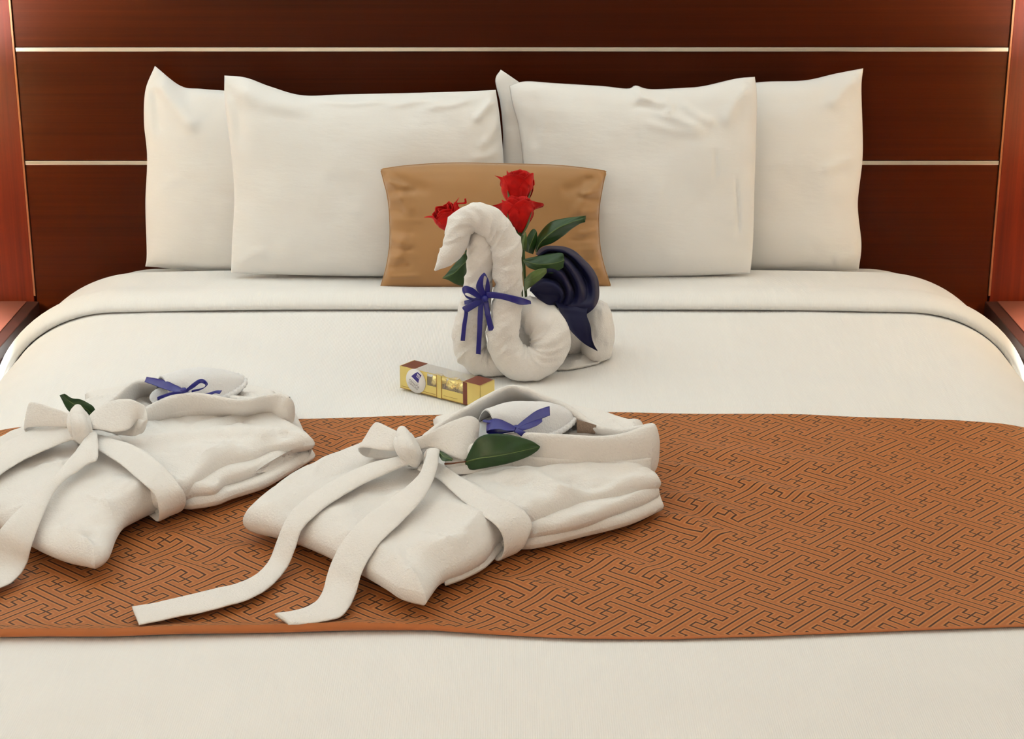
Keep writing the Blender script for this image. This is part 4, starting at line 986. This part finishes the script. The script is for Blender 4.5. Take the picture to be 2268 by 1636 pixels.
roll('second_roll', [(430, 480, 60, 3.19), (440, 580, 92, 3.185), (440, 700, 100, 3.182), (426, 850, 100, 3.18), (408, 1000, 106, 3.178), (374, 1150, 116, 3.178), (356, 1270, 118, 3.178), (378, 1380, 118, 3.178), (455, 1446, 112, 3.18), (560, 1465, 108, 3.185), (680, 1450, 100, 3.20), (780, 1400, 90, 3.24)], 11, n=180)
def mound(name, c, ax, seed, amp, parent, mat, n=64, m=64, flat=True):
    th = np.linspace(0, np.pi, n)[:, None]; ph = np.linspace(0, 2 * np.pi, m, endpoint=False)[None]
    D = np.stack([np.sin(th) * np.cos(ph), np.sin(th) * np.sin(ph), np.cos(th) + 0 * ph], -1)
    f = 1 + amp * fbm(D, 1.7, seed, 3) - amp * 1.2 * np.abs(vnoise(D * np.array([2, 2, 1.0]), 2.1, seed + 4))
    P = np.asarray(c) + D * np.asarray(ax) * f[..., None]
    if flat: P[..., 2] = np.maximum(P[..., 2], ZB + 0.004)
    V_ = P.reshape(-1, 3); F_ = grid_faces(n, m, 0, False, True)
    return mesh_obj(name, V_, F_, mat, parent)
bc = Zm(1110, 1110, 3.27)
mound('body', (bc[0] - 0.016, 3.312, ZB + 0.066), (0.062, 0.066, 0.076), 5, 0.05, swan, M['terry'])
mound('tail', (Zm(1285, 1280, 3.27)[0], 3.292, ZB + 0.042), (0.034, 0.062, 0.068), 9, 0.06, swan, M['terry'])
slab('towel_corner', swan, M['terry'], bot=BL([(1235, 818, .003), (1260, 817, .003), (1290, 812, .003), (1325, 804, .003)]), right=BL([(1325, 804, .003), (1345, 790, .003), (1345, 770, .003)]),
     top=BL([(1215, 780, .003), (1280, 768, .003), (1345, 770, .003)]), left=BL([(1235, 818, .003), (1220, 800, .003), (1215, 780, .003)]), h=(.005, .006, .012, .012), r=.004, n=(50, 40), noise=.002, nf=40,
     disp=[(BL([(1262, 815, 0), (1285, 808, 0), (1300, 795, 0)]), .008, .005)])
mound('inner_fold', (Zm(790, 1230, 3.25)[0], 3.252, ZB + 0.062), (0.045, 0.03, 0.05), 15, 0.08, swan, M['terry'], 40, 40)
# ribbon round the neck
YR = 3.139
Zr = lambda pts, dY=0.0: [Zm(p[0], p[1], YR + dY + ((p[2] if p[2] > 0 else p[2] * 0.45) if len(p) > 2 else 0)) for p in pts]
rb = ribbon_bow('royal blue satin ribbon bow with long tails tied round the towel swan\'s neck', Zm(472, 985, YR - 0.004), [
    ('ribbon_band', Zr([(480, 935, -.008), (560, 940, -.022), (640, 955, -.026), (715, 972, -.006), (762, 986, .012), (800, 1000, .034)]), Zr([(480, 980, -.008), (565, 986, -.022), (645, 1004, -.026), (718, 1028, -.006), (764, 1030, .012), (806, 1024, .034)])),
    ('ribbon_band', Zr([(322, 1000, .020), (380, 985, .002), (460, 965)]), Zr([(326, 1030, .020), (385, 1012, .002), (460, 1000)])),
    ('ribbon_loop', Zr([(460, 985), (408, 912, -.006), (424, 845, -.012), (464, 797, -.012), (484, 830, -.006), (474, 900, -.002), (468, 975)]), Zr([(492, 978), (462, 905, -.010), (460, 856, -.018), (470, 818, -.018), (500, 860, -.010), (508, 925, -.004), (492, 978)])),
    ('ribbon_loop', Zr([(458, 978), (395, 915, -.006), (332, 892, -.010), (305, 912, -.010), (318, 950, -.004), (375, 978, 0), (450, 990)]), Zr([(452, 1004), (398, 972, -.010), (348, 945, -.016), (326, 950, -.016), (338, 978, -.008), (385, 1000, -.004), (448, 1008)])),
    ('ribbon_tail', Zr([(455, 985), (378, 1008, -.006), (308, 1048, -.008), (322, 1082, -.004), (306, 1180, -.008), (294, 1290, -.01)]), Zr([(462, 1012), (410, 1046, -.008), (346, 1086, -.012), (350, 1092, -.006), (336, 1190, -.010), (326, 1292, -.012)])),
    ('ribbon_tail', Zr([(425, 1005), (418, 1110, -.006), (414, 1230, -.012), (406, 1385, -.014)]), Zr([(462, 1005), (456, 1110, -.008), (450, 1230, -.014), (440, 1390, -.016)])),
    ('ribbon_tail', Zr([(455, 995), (472, 1100, -.010), (497, 1218, -.014)]), Zr([(494, 990), (512, 1100, -.012), (540, 1214, -.016)])),
], kr=0.0065)

# ---------------------------------------------------------------- navy cloth over the swan's back
def sheet(name, parent, mat, rows, n=90, m=60, thick=0.003, noise=0.0, nf=30, seed=2):
    R = np.array([cr(r, n) for r in rows])                       # rows x n x 3
    P = np.stack([cr(R[:, k], m) for k in range(n)], 0)          # n x m x 3
    T = unit(np.gradient(P, axis=0)); S_ = unit(np.gradient(P, axis=1)); N = unit(np.cross(T, S_))
    if noise: P = P + N * (noise * fbm(P, nf, seed))[..., None]
    return two_sided(name, P + N * thick / 2, P - N * thick / 2, mat, parent)
nv = empty('napkin', Zm(1150, 900, 3.24), 'dark navy satin cloth gathered over the towel swan\'s back', 'napkin')
Zp = lambda pts, Y: [Zm(p[0], p[1], Y + (3.212 - Y) * min(1, max(0, (k - 5) / 5.0)) ** 1.2) for k, p in enumerate(pts)]
sheet('draped_cloth', nv, M['navy'], [
    Zp([(845, 668), (875, 630), (910, 610), (985, 606), (1065, 618), (1150, 670), (1230, 752), (1280, 832), (1294, 920), (1285, 1000), (1255, 1060), (1200, 1102)], 3.30),
    Zp([(860, 680), (895, 650), (935, 632), (1000, 634), (1060, 650), (1130, 700), (1196, 770), (1244, 845), (1262, 920), (1258, 985), (1232, 1040), (1185, 1080)], 3.262),
    Zp([(870, 690), (905, 668), (945, 655), (1005, 660), (1060, 684), (1112, 730), (1165, 800), (1200, 870), (1212, 935), (1210, 985), (1190, 1030), (1160, 1064)], 3.275),
    Zp([(885, 720), (920, 695), (965, 685), (1015, 700), (1060, 735), (1100, 785), (1138, 850), (1160, 910), (1166, 965), (1160, 1005), (1140, 1036), (1115, 1058)], 3.222),
    Zp([(900, 755), (935, 730), (975, 725), (1015, 745), (1050, 785), (1080, 830), (1105, 885), (1118, 930), (1120, 970), (1112, 1010), (1092, 1040), (1070, 1058)], 3.240),
    Zp([(905, 790), (940, 775), (975, 780), (1010, 805), (1040, 840), (1062, 880), (1078, 920), (1082, 955), (1078, 985), (1066, 1015), (1048, 1040), (1030, 1056)], 3.205),
    Zp([(870, 850), (910, 828), (950, 828), (985, 845), (1012, 870), (1034, 905), (1048, 940), (1050, 965), (1044, 990), (1032, 1018), (1018, 1040), (1005, 1054)], 3.222),
    Zp([(800, 918), (855, 888), (905, 878), (950, 885), (985, 900), (1010, 922), (1026, 945), (1030, 968), (1024, 990), (1010, 1015), (1000, 1034), (985, 1050)], 3.195),
    Zp([(805, 928), (840, 940), (870, 950), (900, 955), (935, 955), (965, 958), (985, 965), (1000, 975), (1000, 990), (990, 1015), (985, 1034), (970, 1050)], 3.205),
    Zp([(812, 935), (835, 960), (860, 985), (885, 1005), (910, 1022), (930, 1034), (945, 1042), (955, 1046), (960, 1048), (965, 1050), (968, 1050), (970, 1051)], 3.20)], n=110, m=90, noise=0.0012)
strip('hanging_corner', nv, M['navy'], [Zm(*p) for p in ((965, 985, 3.212), (995, 1040, 3.195), (1012, 1075, 3.192), (1040, 1130, 3.185), (1075, 1195, 3.18), (1130, 1258, 3.178), (1200, 1320, 3.178), (1284, 1368, 3.178))],
      [Zm(*p) for p in ((1225, 1000, 3.222), (1216, 1060, 3.205), (1212, 1110, 3.197), (1228, 1160, 3.19), (1240, 1205, 3.184), (1245, 1260, 3.180), (1260, 1312, 3.178), (1290, 1370, 3.178))], thick=0.003, n=70, m=22, arch=-0.007, noise=0.0018, nf=34, fold=0.0016)

# ---------------------------------------------------------------- roses
def rose_mat(name, col):
    m, t, b = new_mat(name)
    tc = nd(t, 'ShaderNodeTexCoord'); no = nd(t, 'ShaderNodeTexNoise'); no.inputs['Scale'].default_value = 90; no.inputs['Detail'].default_value = 3
    t.links.new(tc.outputs['Object'], no.inputs['Vector'])
    t.links.new(ramp(t, no.outputs[0], [(0.3, tuple(c * 0.85 for c in col[:3]) + (1,)), (0.7, tuple(min(1, c * 1.15) for c in col[:3]) + (1,))]), b.inputs['Base Color'])
    b.inputs['Roughness'].default_value = 0.6; b.inputs['Specular IOR Level'].default_value = 0.2; b.inputs['Sheen Weight'].default_value = 0.05; b.inputs['Sheen Tint'].default_value = (1, 0.5, 0.5, 1)
    bump(t, b, no.outputs[0], 0.15, 0.001)
    return m
M['petal'] = rose_mat('red_rose_petal', srgb(188, 10, 6))
rng = random.Random(4)
def rose(label, base, top, R, stem, sepals=4, seed=0, spiky=()):
    base = np.asarray(base); top = np.asarray(top); ax = unit(top - base); Ht = np.linalg.norm(top - base)
    e1 = unit(np.cross(ax, (0.0, -1.0, 0.12))); e2 = np.cross(ax, e1)
    if np.dot(e2, (0, -1, 0)) < 0: e2 = -e2                    # e2 points to the viewer's side
    root = empty('rose', stem[-1], label, 'rose', 'red roses in the towel swan')
    r0 = random.Random(seed)
    def petal(a0, span, lay, hgt, flare, tip=0.0, side=0.0):
        n, m = 22, 22
        w = np.linspace(-1, 1, n)[:, None] + 0 * np.zeros((1, m)); h = 0 * w + np.linspace(0, 1, m)[None]
        ang = a0 + span * w * (0.35 + 0.65 * np.sin(np.clip(h * 1.5, 0, 1) * np.pi / 2))
        edge = np.clip(1 - np.abs(w) ** 2.6 * 0.30 * h, 0, 1)
        prof = (0.26 + 0.74 * np.sin(np.clip(h * 1.22, 0, 1) * np.pi / 2) ** 0.9) * (1 - 0.10 * np.clip(h - 0.7, 0, 1) / 0.3)
        fl = np.clip((h - 0.80) / 0.20, 0, 1) ** 1.6
        rad = R * lay * (prof + flare * fl * (0.6 + 0.4 * w * w) + tip * fl * np.exp(-((w - side) / 0.28) ** 2) + 0.03 * np.sin(w * 4 + a0 * 3))
        z = Ht * hgt * h * edge * (1 - 0.05 * fl * flare * 6 * 0.3) + Ht * 0.04 * np.exp(-((w - side) / 0.25) ** 2) * h ** 4
        P = base + ax * z[..., None] + e1 * (rad * np.cos(ang))[..., None] + e2 * (rad * np.sin(ang))[..., None]
        P = P + (0.0008 * fbm(P, 80, seed))[..., None] * e2
        return two_sided('petal', P, P - unit(P - (base + ax * z[..., None])) * 0.0007, M['petal'], root)
    for k in range(2): petal(k * 3.1 + 0.5 + seed, 1.9, 0.42, 0.97, 0.0)
    for k in range(3): petal(k * 2.1 + 1.1 + seed, 1.35, 0.66, 1.0, 0.06)
    for k in range(4): petal(k * 1.57 + 0.3 + seed * 0.7, 1.05, 0.86, 0.98 - 0.03 * k, 0.12, 0.05, r0.uniform(-0.5, 0.5))
    for a, sp, hg, tip, side in spiky: petal(a, sp, 0.99, hg, 0.16, tip, side)
    # calyx, sepals and stem
    lathe('calyx', [(0.002, -0.012), (R * 0.20, -0.006), (R * 0.34, 0.002), (R * 0.30, 0.008), (0.001, 0.010)], base, M['stem'], root, 18, ax)
    for k in range(sepals):
        a = k * 2 * math.pi / sepals + 0.6; d = e1 * math.cos(a) + e2 * math.sin(a); sd = np.cross(ax, d)
        c = [base + ax * -0.002 + d * R * 0.28, base + ax * 0.012 + d * R * 0.62, base + ax * 0.028 + d * R * 0.86, base + ax * 0.040 + d * R * 1.02]
        ww = [0.004, 0.0042, 0.0028, 0.0003]
        strip('sepal', root, M['leaf_pale'], [p - sd * w for p, w in zip(c, ww)], [p + sd * w for p, w in zip(c, ww)], thick=0.0008, n=16, m=8)
    tube('stem', root, M['stem'], [base - ax * 0.004] + list(stem), [0.0032] + [0.0028] * len(stem), n=40, m=10)
    return root
Ya, Yb = 3.262, 3.350
stA = [Zm(740, 640, Ya), Zm(735, 800, Ya - .005), Zm(740, 1000, Ya + .005)]
rA = rose('red rose with a flared pointed rim standing in the swan\'s wing, in front of another', Zm(712, 512, Ya), Zm(700, 252, Ya + .008), zr(122, Ya), stA, seed=1,
          spiky=[(1.15, 0.95, 0.95, 0.0, 0), (2.3, 0.9, 0.93, 0.62, 0.9), (0.65, 0.9, 0.93, 0.62, -0.9), (-1.2, 1.3, 0.95, 0.1, 0)])
stB = [Zm(745, 560, Yb - .03), Zm(758, 800, Yb - .055), Zm(770, 1000, Yb - .055)]
rB = rose('tallest red rose of the swan, rising behind the flared rose', Zm(705, 345, Yb), Zm(705, 66, Yb + .008), zr(120, Yb), stB, seed=6,
          spiky=[(1.9, 1.1, 0.98, 0.15, -0.2), (0.6, 0.85, 0.97, 0.1, 0), (2.75, 0.6, 0.90, 0.4, 0.2), (-1.2, 1.4, 0.97, 0.05, 0)])
Yc = 3.30
stC = [Zm(300, 600, Yc), Zm(420, 760, Yc - .01), Zm(520, 960, Yc - .02)]
rC = rose('red rose leaning out sideways behind the towel swan\'s head', Zm(262, 500, Yc), Zm(165, 320, Yc - .01), zr(105, Yc), stC, seed=9,
          spiky=[(1.6, 1.0, 0.95, 0.1, 0), (2.9, 0.8, 0.95, 0.5, 0.3), (0.3, 0.7, 1.05, 0.35, -0.3)])
strip('petal', rC, M['petal'], [Zm(*p) for p in ((248, 330, 3.285), (255, 292, 3.285), (290, 290, 3.288), (322, 285, 3.29), (322, 262, 3.29))], [Zm(*p) for p in ((300, 340, 3.285), (275, 305, 3.285), (300, 300, 3.288), (338, 296, 3.29), (334, 258, 3.29))], thick=0.0012, n=20, m=8)
# leaves on the stems
def zl(pts): return [Zm(*p) for p in pts]
leaf(rB, zl([(838, 648, 3.25), (838, 590, 3.25), (862, 520, 3.255), (945, 432, 3.26), (1050, 403, 3.262), (1140, 392, 3.262), (1203, 384, 3.262)]),
     zl([(842, 650, 3.25), (870, 585, 3.235), (930, 525, 3.235), (1010, 470, 3.24), (1100, 432, 3.25), (1165, 412, 3.258), (1202, 400, 3.262)]),
     zl([(846, 652, 3.25), (880, 612, 3.25), (960, 582, 3.255), (1040, 530, 3.26), (1100, 480, 3.262), (1165, 440, 3.262), (1198, 432, 3.262)]), M['leaf_g'] if 'leaf_g' in M else M['leaf'])
leaf(rA, zl([(748, 700, 3.235), (850, 678, 3.225), (950, 660, 3.22), (1030, 655, 3.215), (1046, 690, 3.212)]),
     zl([(750, 710, 3.235), (840, 735, 3.215), (930, 735, 3.205), (1010, 720, 3.205), (1046, 705, 3.21)]),
     zl([(752, 720, 3.235), (790, 762, 3.22), (880, 790, 3.21), (960, 802, 3.205), (1040, 760, 3.208)]), M['leaf'])
leaf(rA, zl([(758, 845, 3.215), (800, 800, 3.20), (850, 775, 3.195), (910, 763, 3.19), (918, 775, 3.19)]),
     zl([(760, 865, 3.215), (805, 845, 3.198), (850, 822, 3.19), (895, 795, 3.188), (918, 785, 3.19)]),
     zl([(764, 930, 3.215), (790, 908, 3.205), (840, 872, 3.195), (890, 830, 3.19), (919, 797, 3.19)]), M['leaf_pale'])
leaf(rA, zl([(760, 640, 3.25), (770, 560, 3.245), (800, 500, 3.245), (825, 480, 3.245), (842, 492, 3.245)]),
     zl([(785, 650, 3.25), (800, 600, 3.238), (820, 550, 3.236), (835, 515, 3.24), (845, 498, 3.245)]),
     zl([(820, 665, 3.25), (835, 620, 3.245), (848, 570, 3.245), (850, 530, 3.245), (847, 502, 3.245)]), M['leaf'])
leaf(rA, zl([(735, 620, 3.24), (740, 570, 3.235), (752, 530, 3.235), (762, 500, 3.235)]), zl([(748, 630, 3.24), (755, 580, 3.23), (762, 540, 3.23), (765, 502, 3.235)]), zl([(770, 640, 3.24), (775, 590, 3.235), (774, 545, 3.235), (768, 504, 3.235)]), M['leaf_pale'], vein=False)
leaf(rC, zl([(350, 640, 3.26), (300, 680, 3.255), (230, 760, 3.25), (185, 815, 3.25), (165, 832, 3.25)]), zl([(352, 700, 3.26), (310, 740, 3.245), (255, 795, 3.242), (200, 825, 3.245), (164, 835, 3.25)]), zl([(350, 880, 3.26), (315, 893, 3.25), (260, 880, 3.248), (205, 850, 3.248), (163, 838, 3.25)]), M['leaf'])

# ---------------------------------------------------------------- box of chocolates
gold = plain_mat('gold_foil_card', (0.80, 0.64, 0.22, 1), rough=0.34, metal=0.7, var=0.05, ns=30)
goldd = plain_mat('dark_gold_print', (0.42, 0.22, 0.05, 1), rough=0.5, metal=0.3)
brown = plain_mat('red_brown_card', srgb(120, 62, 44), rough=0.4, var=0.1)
foil = plain_mat('gold_foil_wrap', (0.95, 0.74, 0.22, 1), rough=0.28, metal=0.9, var=0.1, ns=200)
paper = plain_mat('brown_paper_cup', srgb(176, 128, 62), rough=0.6, var=0.12, ns=90)
clear, t_, b_ = new_mat('clear_plastic_window')
tr = nd(t_, 'ShaderNodeBsdfTransparent'); gl = nd(t_, 'ShaderNodeBsdfGlossy'); gl.inputs['Roughness'].default_value = 0.12; mx = nd(t_, 'ShaderNodeMixShader'); mx.inputs[0].default_value = 0.10
t_.links.new(tr.outputs[0], mx.inputs[1]); t_.links.new(gl.outputs[0], mx.inputs[2]); t_.links.new(mx.outputs[0], t_.nodes['Material Output'].inputs[0])
O = B(886.5, 862, .0); O[2] = ZB + 0.003
e = B(1064, 908, 0) - B(886.5, 862, 0); e[2] = 0; BLn = float(np.linalg.norm(e)); ex = unit(e); ez = np.array([0, 0, 1.0]); ey = np.cross(ez, ex)
BD, BH = 0.040, 0.041
cb = empty('chocolate_box', O + ex * BLn / 2 + ey * BD / 2, 'small gold gift box with a clear window and a round white sticker, full of chocolates', 'chocolate box')
def lbox(name, a0, a1, b0, b1, c0, c1, mat, parent=cb, bev=0.0):
    v, f = box_vf(a0, a1, b0, b1, c0, c1, bev)
    return mesh_obj(name, O + v[:, :1] * ex + v[:, 1:2] * ey + v[:, 2:] * ez, f, mat, parent, smooth=False)
Lb = BLn; w = 0.0008
lbox('bottom', 0, Lb, 0, BD, 0, w, gold)
lbox('back_wall', 0, Lb, BD - w, BD, w, BH * 0.42, gold)
lbox('end_wall', 0, w, 0, BD, w, BH, gold); lbox('end_wall', Lb - w, Lb, 0, BD, w, BH, gold)
lbox('front_panel', 0, Lb * 0.345, 0, w, w, BH, gold)
fw = lbox('front_wall', Lb * 0.345, Lb * 0.79, 0, w, w, BH * 0.44, gold)
lbox('front_panel', Lb * 0.84, Lb, 0, w, w, BH, gold)
lbox('brown_band', Lb * 0.79, Lb * 0.84, -0.0003, w, 0, BH, brown)
lbox('pillar', Lb * 0.465, Lb * 0.525, -0.0003, w, 0, BH, gold)
for a in (0.465, 0.525): lbox('pillar_line', Lb * a - 0.0006, Lb * a + 0.0006, -0.0006, 0, 0, BH, goldd)
lbox('printed_line', Lb * 0.02, Lb * 0.45, -0.0002, 0, 0.004, 0.0048, goldd); lbox('printed_line', Lb * 0.55, Lb * 0.72, -0.0002, 0, 0.006, 0.0066, goldd)
lbox('printed_line', 0, Lb, -0.0002, 0, 0.0, 0.0012, goldd)
lbox('lid_panel', 0, Lb * 0.17, 0, BD, BH - w, BH, brown); lbox('lid_panel', Lb * 0.79, Lb, 0, BD, BH - w, BH, brown)  # second panel: its brown paints in a reflection on the lid
lbox('lid_rim', 0, Lb, -0.0002, 0.0012, BH - 0.001, BH + 0.0003, gold); lbox('lid_rim', 0, 0.0014, 0, BD, BH - 0.001, BH + 0.0003, gold); lbox('lid_rim', Lb - 0.0014, Lb, 0, BD, BH - 0.001, BH + 0.0003, gold)
lbox('clear_window', Lb * 0.17, Lb * 0.79, 0.0012, BD, BH - w, BH - w * 0.4, clear); lbox('clear_window', Lb * 0.345, Lb * 0.79, w * 0.2, w * 0.6, BH * 0.44, BH - w, clear); lbox('clear_window', Lb * 0.02, Lb * 0.98, BD - w, BD - w * 0.6, BH * 0.42, BH - w, clear)
# round sticker with its emblem and lettering
so = O + ex * Lb * 0.205 + ez * BH * 0.50 - ey * 0.0005
ra = math.radians(-27); s1 = ex * math.cos(ra) + ez * math.sin(ra); s2 = -ex * math.sin(ra) + ez * math.cos(ra)
stk = lathe('sticker', [(0.0001, 0.0004), (0.0222, 0.0004), (0.0222, 0.0), (0.0001, 0.0)], so, plain_mat('white_sticker', (0.85, 0.83, 0.82, 1), rough=0.35, var=0.01), cb, 48, -ey)
def flat(name, poly, d, mat):
    P = [so + s1 * x + s2 * y - ey * d for x, y in poly]; Q = [p - ey * 0.00012 for p in P]; n = len(P)
    return mesh_obj(name, P + Q, [list(range(n)), [n + k for k in range(n)][::-1]] + [(k, (k + 1) % n, n + (k + 1) % n, n + k) for k in range(n)], mat, stk, smooth=False)
blue = plain_mat('blue_print', srgb(44, 34, 130), rough=0.4, var=0.03); ink = plain_mat('grey_print', srgb(110, 96, 100), rough=0.6); wht = plain_mat('white_print', (0.9, 0.88, 0.88, 1), rough=0.5, var=0.01)
ox, oy = -0.001, 0.0065
flat('emblem', [(ox - .0112, oy - .0050), (ox - .0070, oy + .0048), (ox - .0030, oy + .0112), (ox + .0070, oy + .0112), (ox + .0058, oy + .002), (ox + .0074, oy - .0068)], 0.0004, blue)
flat('emblem_mark', [(ox - .0098, oy - .0056), (ox - .0096, oy - .0049), (ox + .0066, oy - .0064), (ox + .0066, oy - .0070)], 0.00055, wht)
for k in range(3):
    x0 = ox - .0012 + k * .0026
    flat('emblem_mark', [(x0, oy + .0015), (x0 + .0011, oy + .0015), (x0 + .0011, oy + .0085 - .001 * k), (x0, oy + .0085 - .001 * k)], 0.00055, wht)
flat('emblem_mark', [(ox - .0022, oy + .0078), (ox + .0052, oy + .0072), (ox + .0052, oy + .0082), (ox - .0022, oy + .0088)], 0.00055, wht)
flat('printed_rule', [(-.0085, -.0028), (.0080, -.0028), (.0080, -.0024), (-.0085, -.0024)], 0.0004, ink)
def lettering(txt, size, cx, cy, mat):
    cu = bpy.data.curves.new('lettering', 'FONT'); cu.body = txt; cu.size = size; cu.align_x = 'CENTER'; cu.align_y = 'CENTER'; cu.resolution_u = 3
    ob = bpy.data.objects.new('lettering_tmp', cu); COL.objects.link(ob)
    dg = bpy.context.evaluated_depsgraph_get(); me = ob.evaluated_get(dg).to_mesh()
    vs = np.array([v.co[:] for v in me.vertices]); fs = [list(p.vertices) for p in me.polygons]
    ob.evaluated_get(dg).to_mesh_clear(); bpy.data.objects.remove(ob)
    P = so + (vs[:, :1] + cx) * s1 + (vs[:, 1:2] + cy) * s2 - ey * 0.0006
    return mesh_obj('lettering', P, fs, mat, stk, smooth=False)
lettering('PANAM\u00c1', 0.0062, -0.0004, -0.0068, ink)
lettering('CENTRO', 0.0056, -0.0006, -0.0118, ink)
# the chocolates showing through the window
for k, a in enumerate((0.40, 0.60, 0.745)):
    c = O + ex * Lb * a + ey * BD * 0.5 + ez * (w + 0.0002)
    ch = empty('chocolate', c, 'foil-wrapped chocolate in a paper cup inside the gold box, ' + ('next to the round sticker', 'beside the gold pillar', 'against the brown band')[k], 'chocolate', 'chocolates in the gold box')
    n_, m_ = 26, 40
    th = np.linspace(0.02, np.pi - 0.02, n_)[:, None]; ph = np.linspace(0, 2 * np.pi, m_, endpoint=False)[None]
    Dd = np.stack([np.sin(th) * np.cos(ph), np.sin(th) * np.sin(ph), np.cos(th) + 0 * ph], -1)
    ff = 1 + 0.05 * vnoise(Dd, 5, k + 3) + 0.03 * vnoise(Dd, 11, k + 9)
    P = c + np.array([0, 0, 0.0195]) + Dd * 0.0150 * ff[..., None]
    mesh_obj('foil_ball', P.reshape(-1, 3), grid_faces(n_, m_, 0, False, True), foil, ch, smooth=False)
    N_ = 48; Vv = []
    for r, h in ((0.0105, 0.0), (0.0125, 0.009), (0.0148, 0.019)):
        for q in range(N_): 
            rr = r * (1 + (0.035 if q % 2 else -0.035)); Vv.append(c + np.array([rr * math.cos(2 * math.pi * q / N_), rr * math.sin(2 * math.pi * q / N_), h]))
    mesh_obj('paper_cup', Vv, grid_faces(3, N_, 0, False, True), paper, ch, smooth=False)
    lathe('foil_seal', [(0.0001, 0.0342), (0.0075, 0.0338), (0.0085, 0.0325)], c, plain_mat('oval_seal', (0.80, 0.72, 0.62, 1), rough=0.4) if k == 0 else bpy.data.materials['oval_seal'], ch, 20)
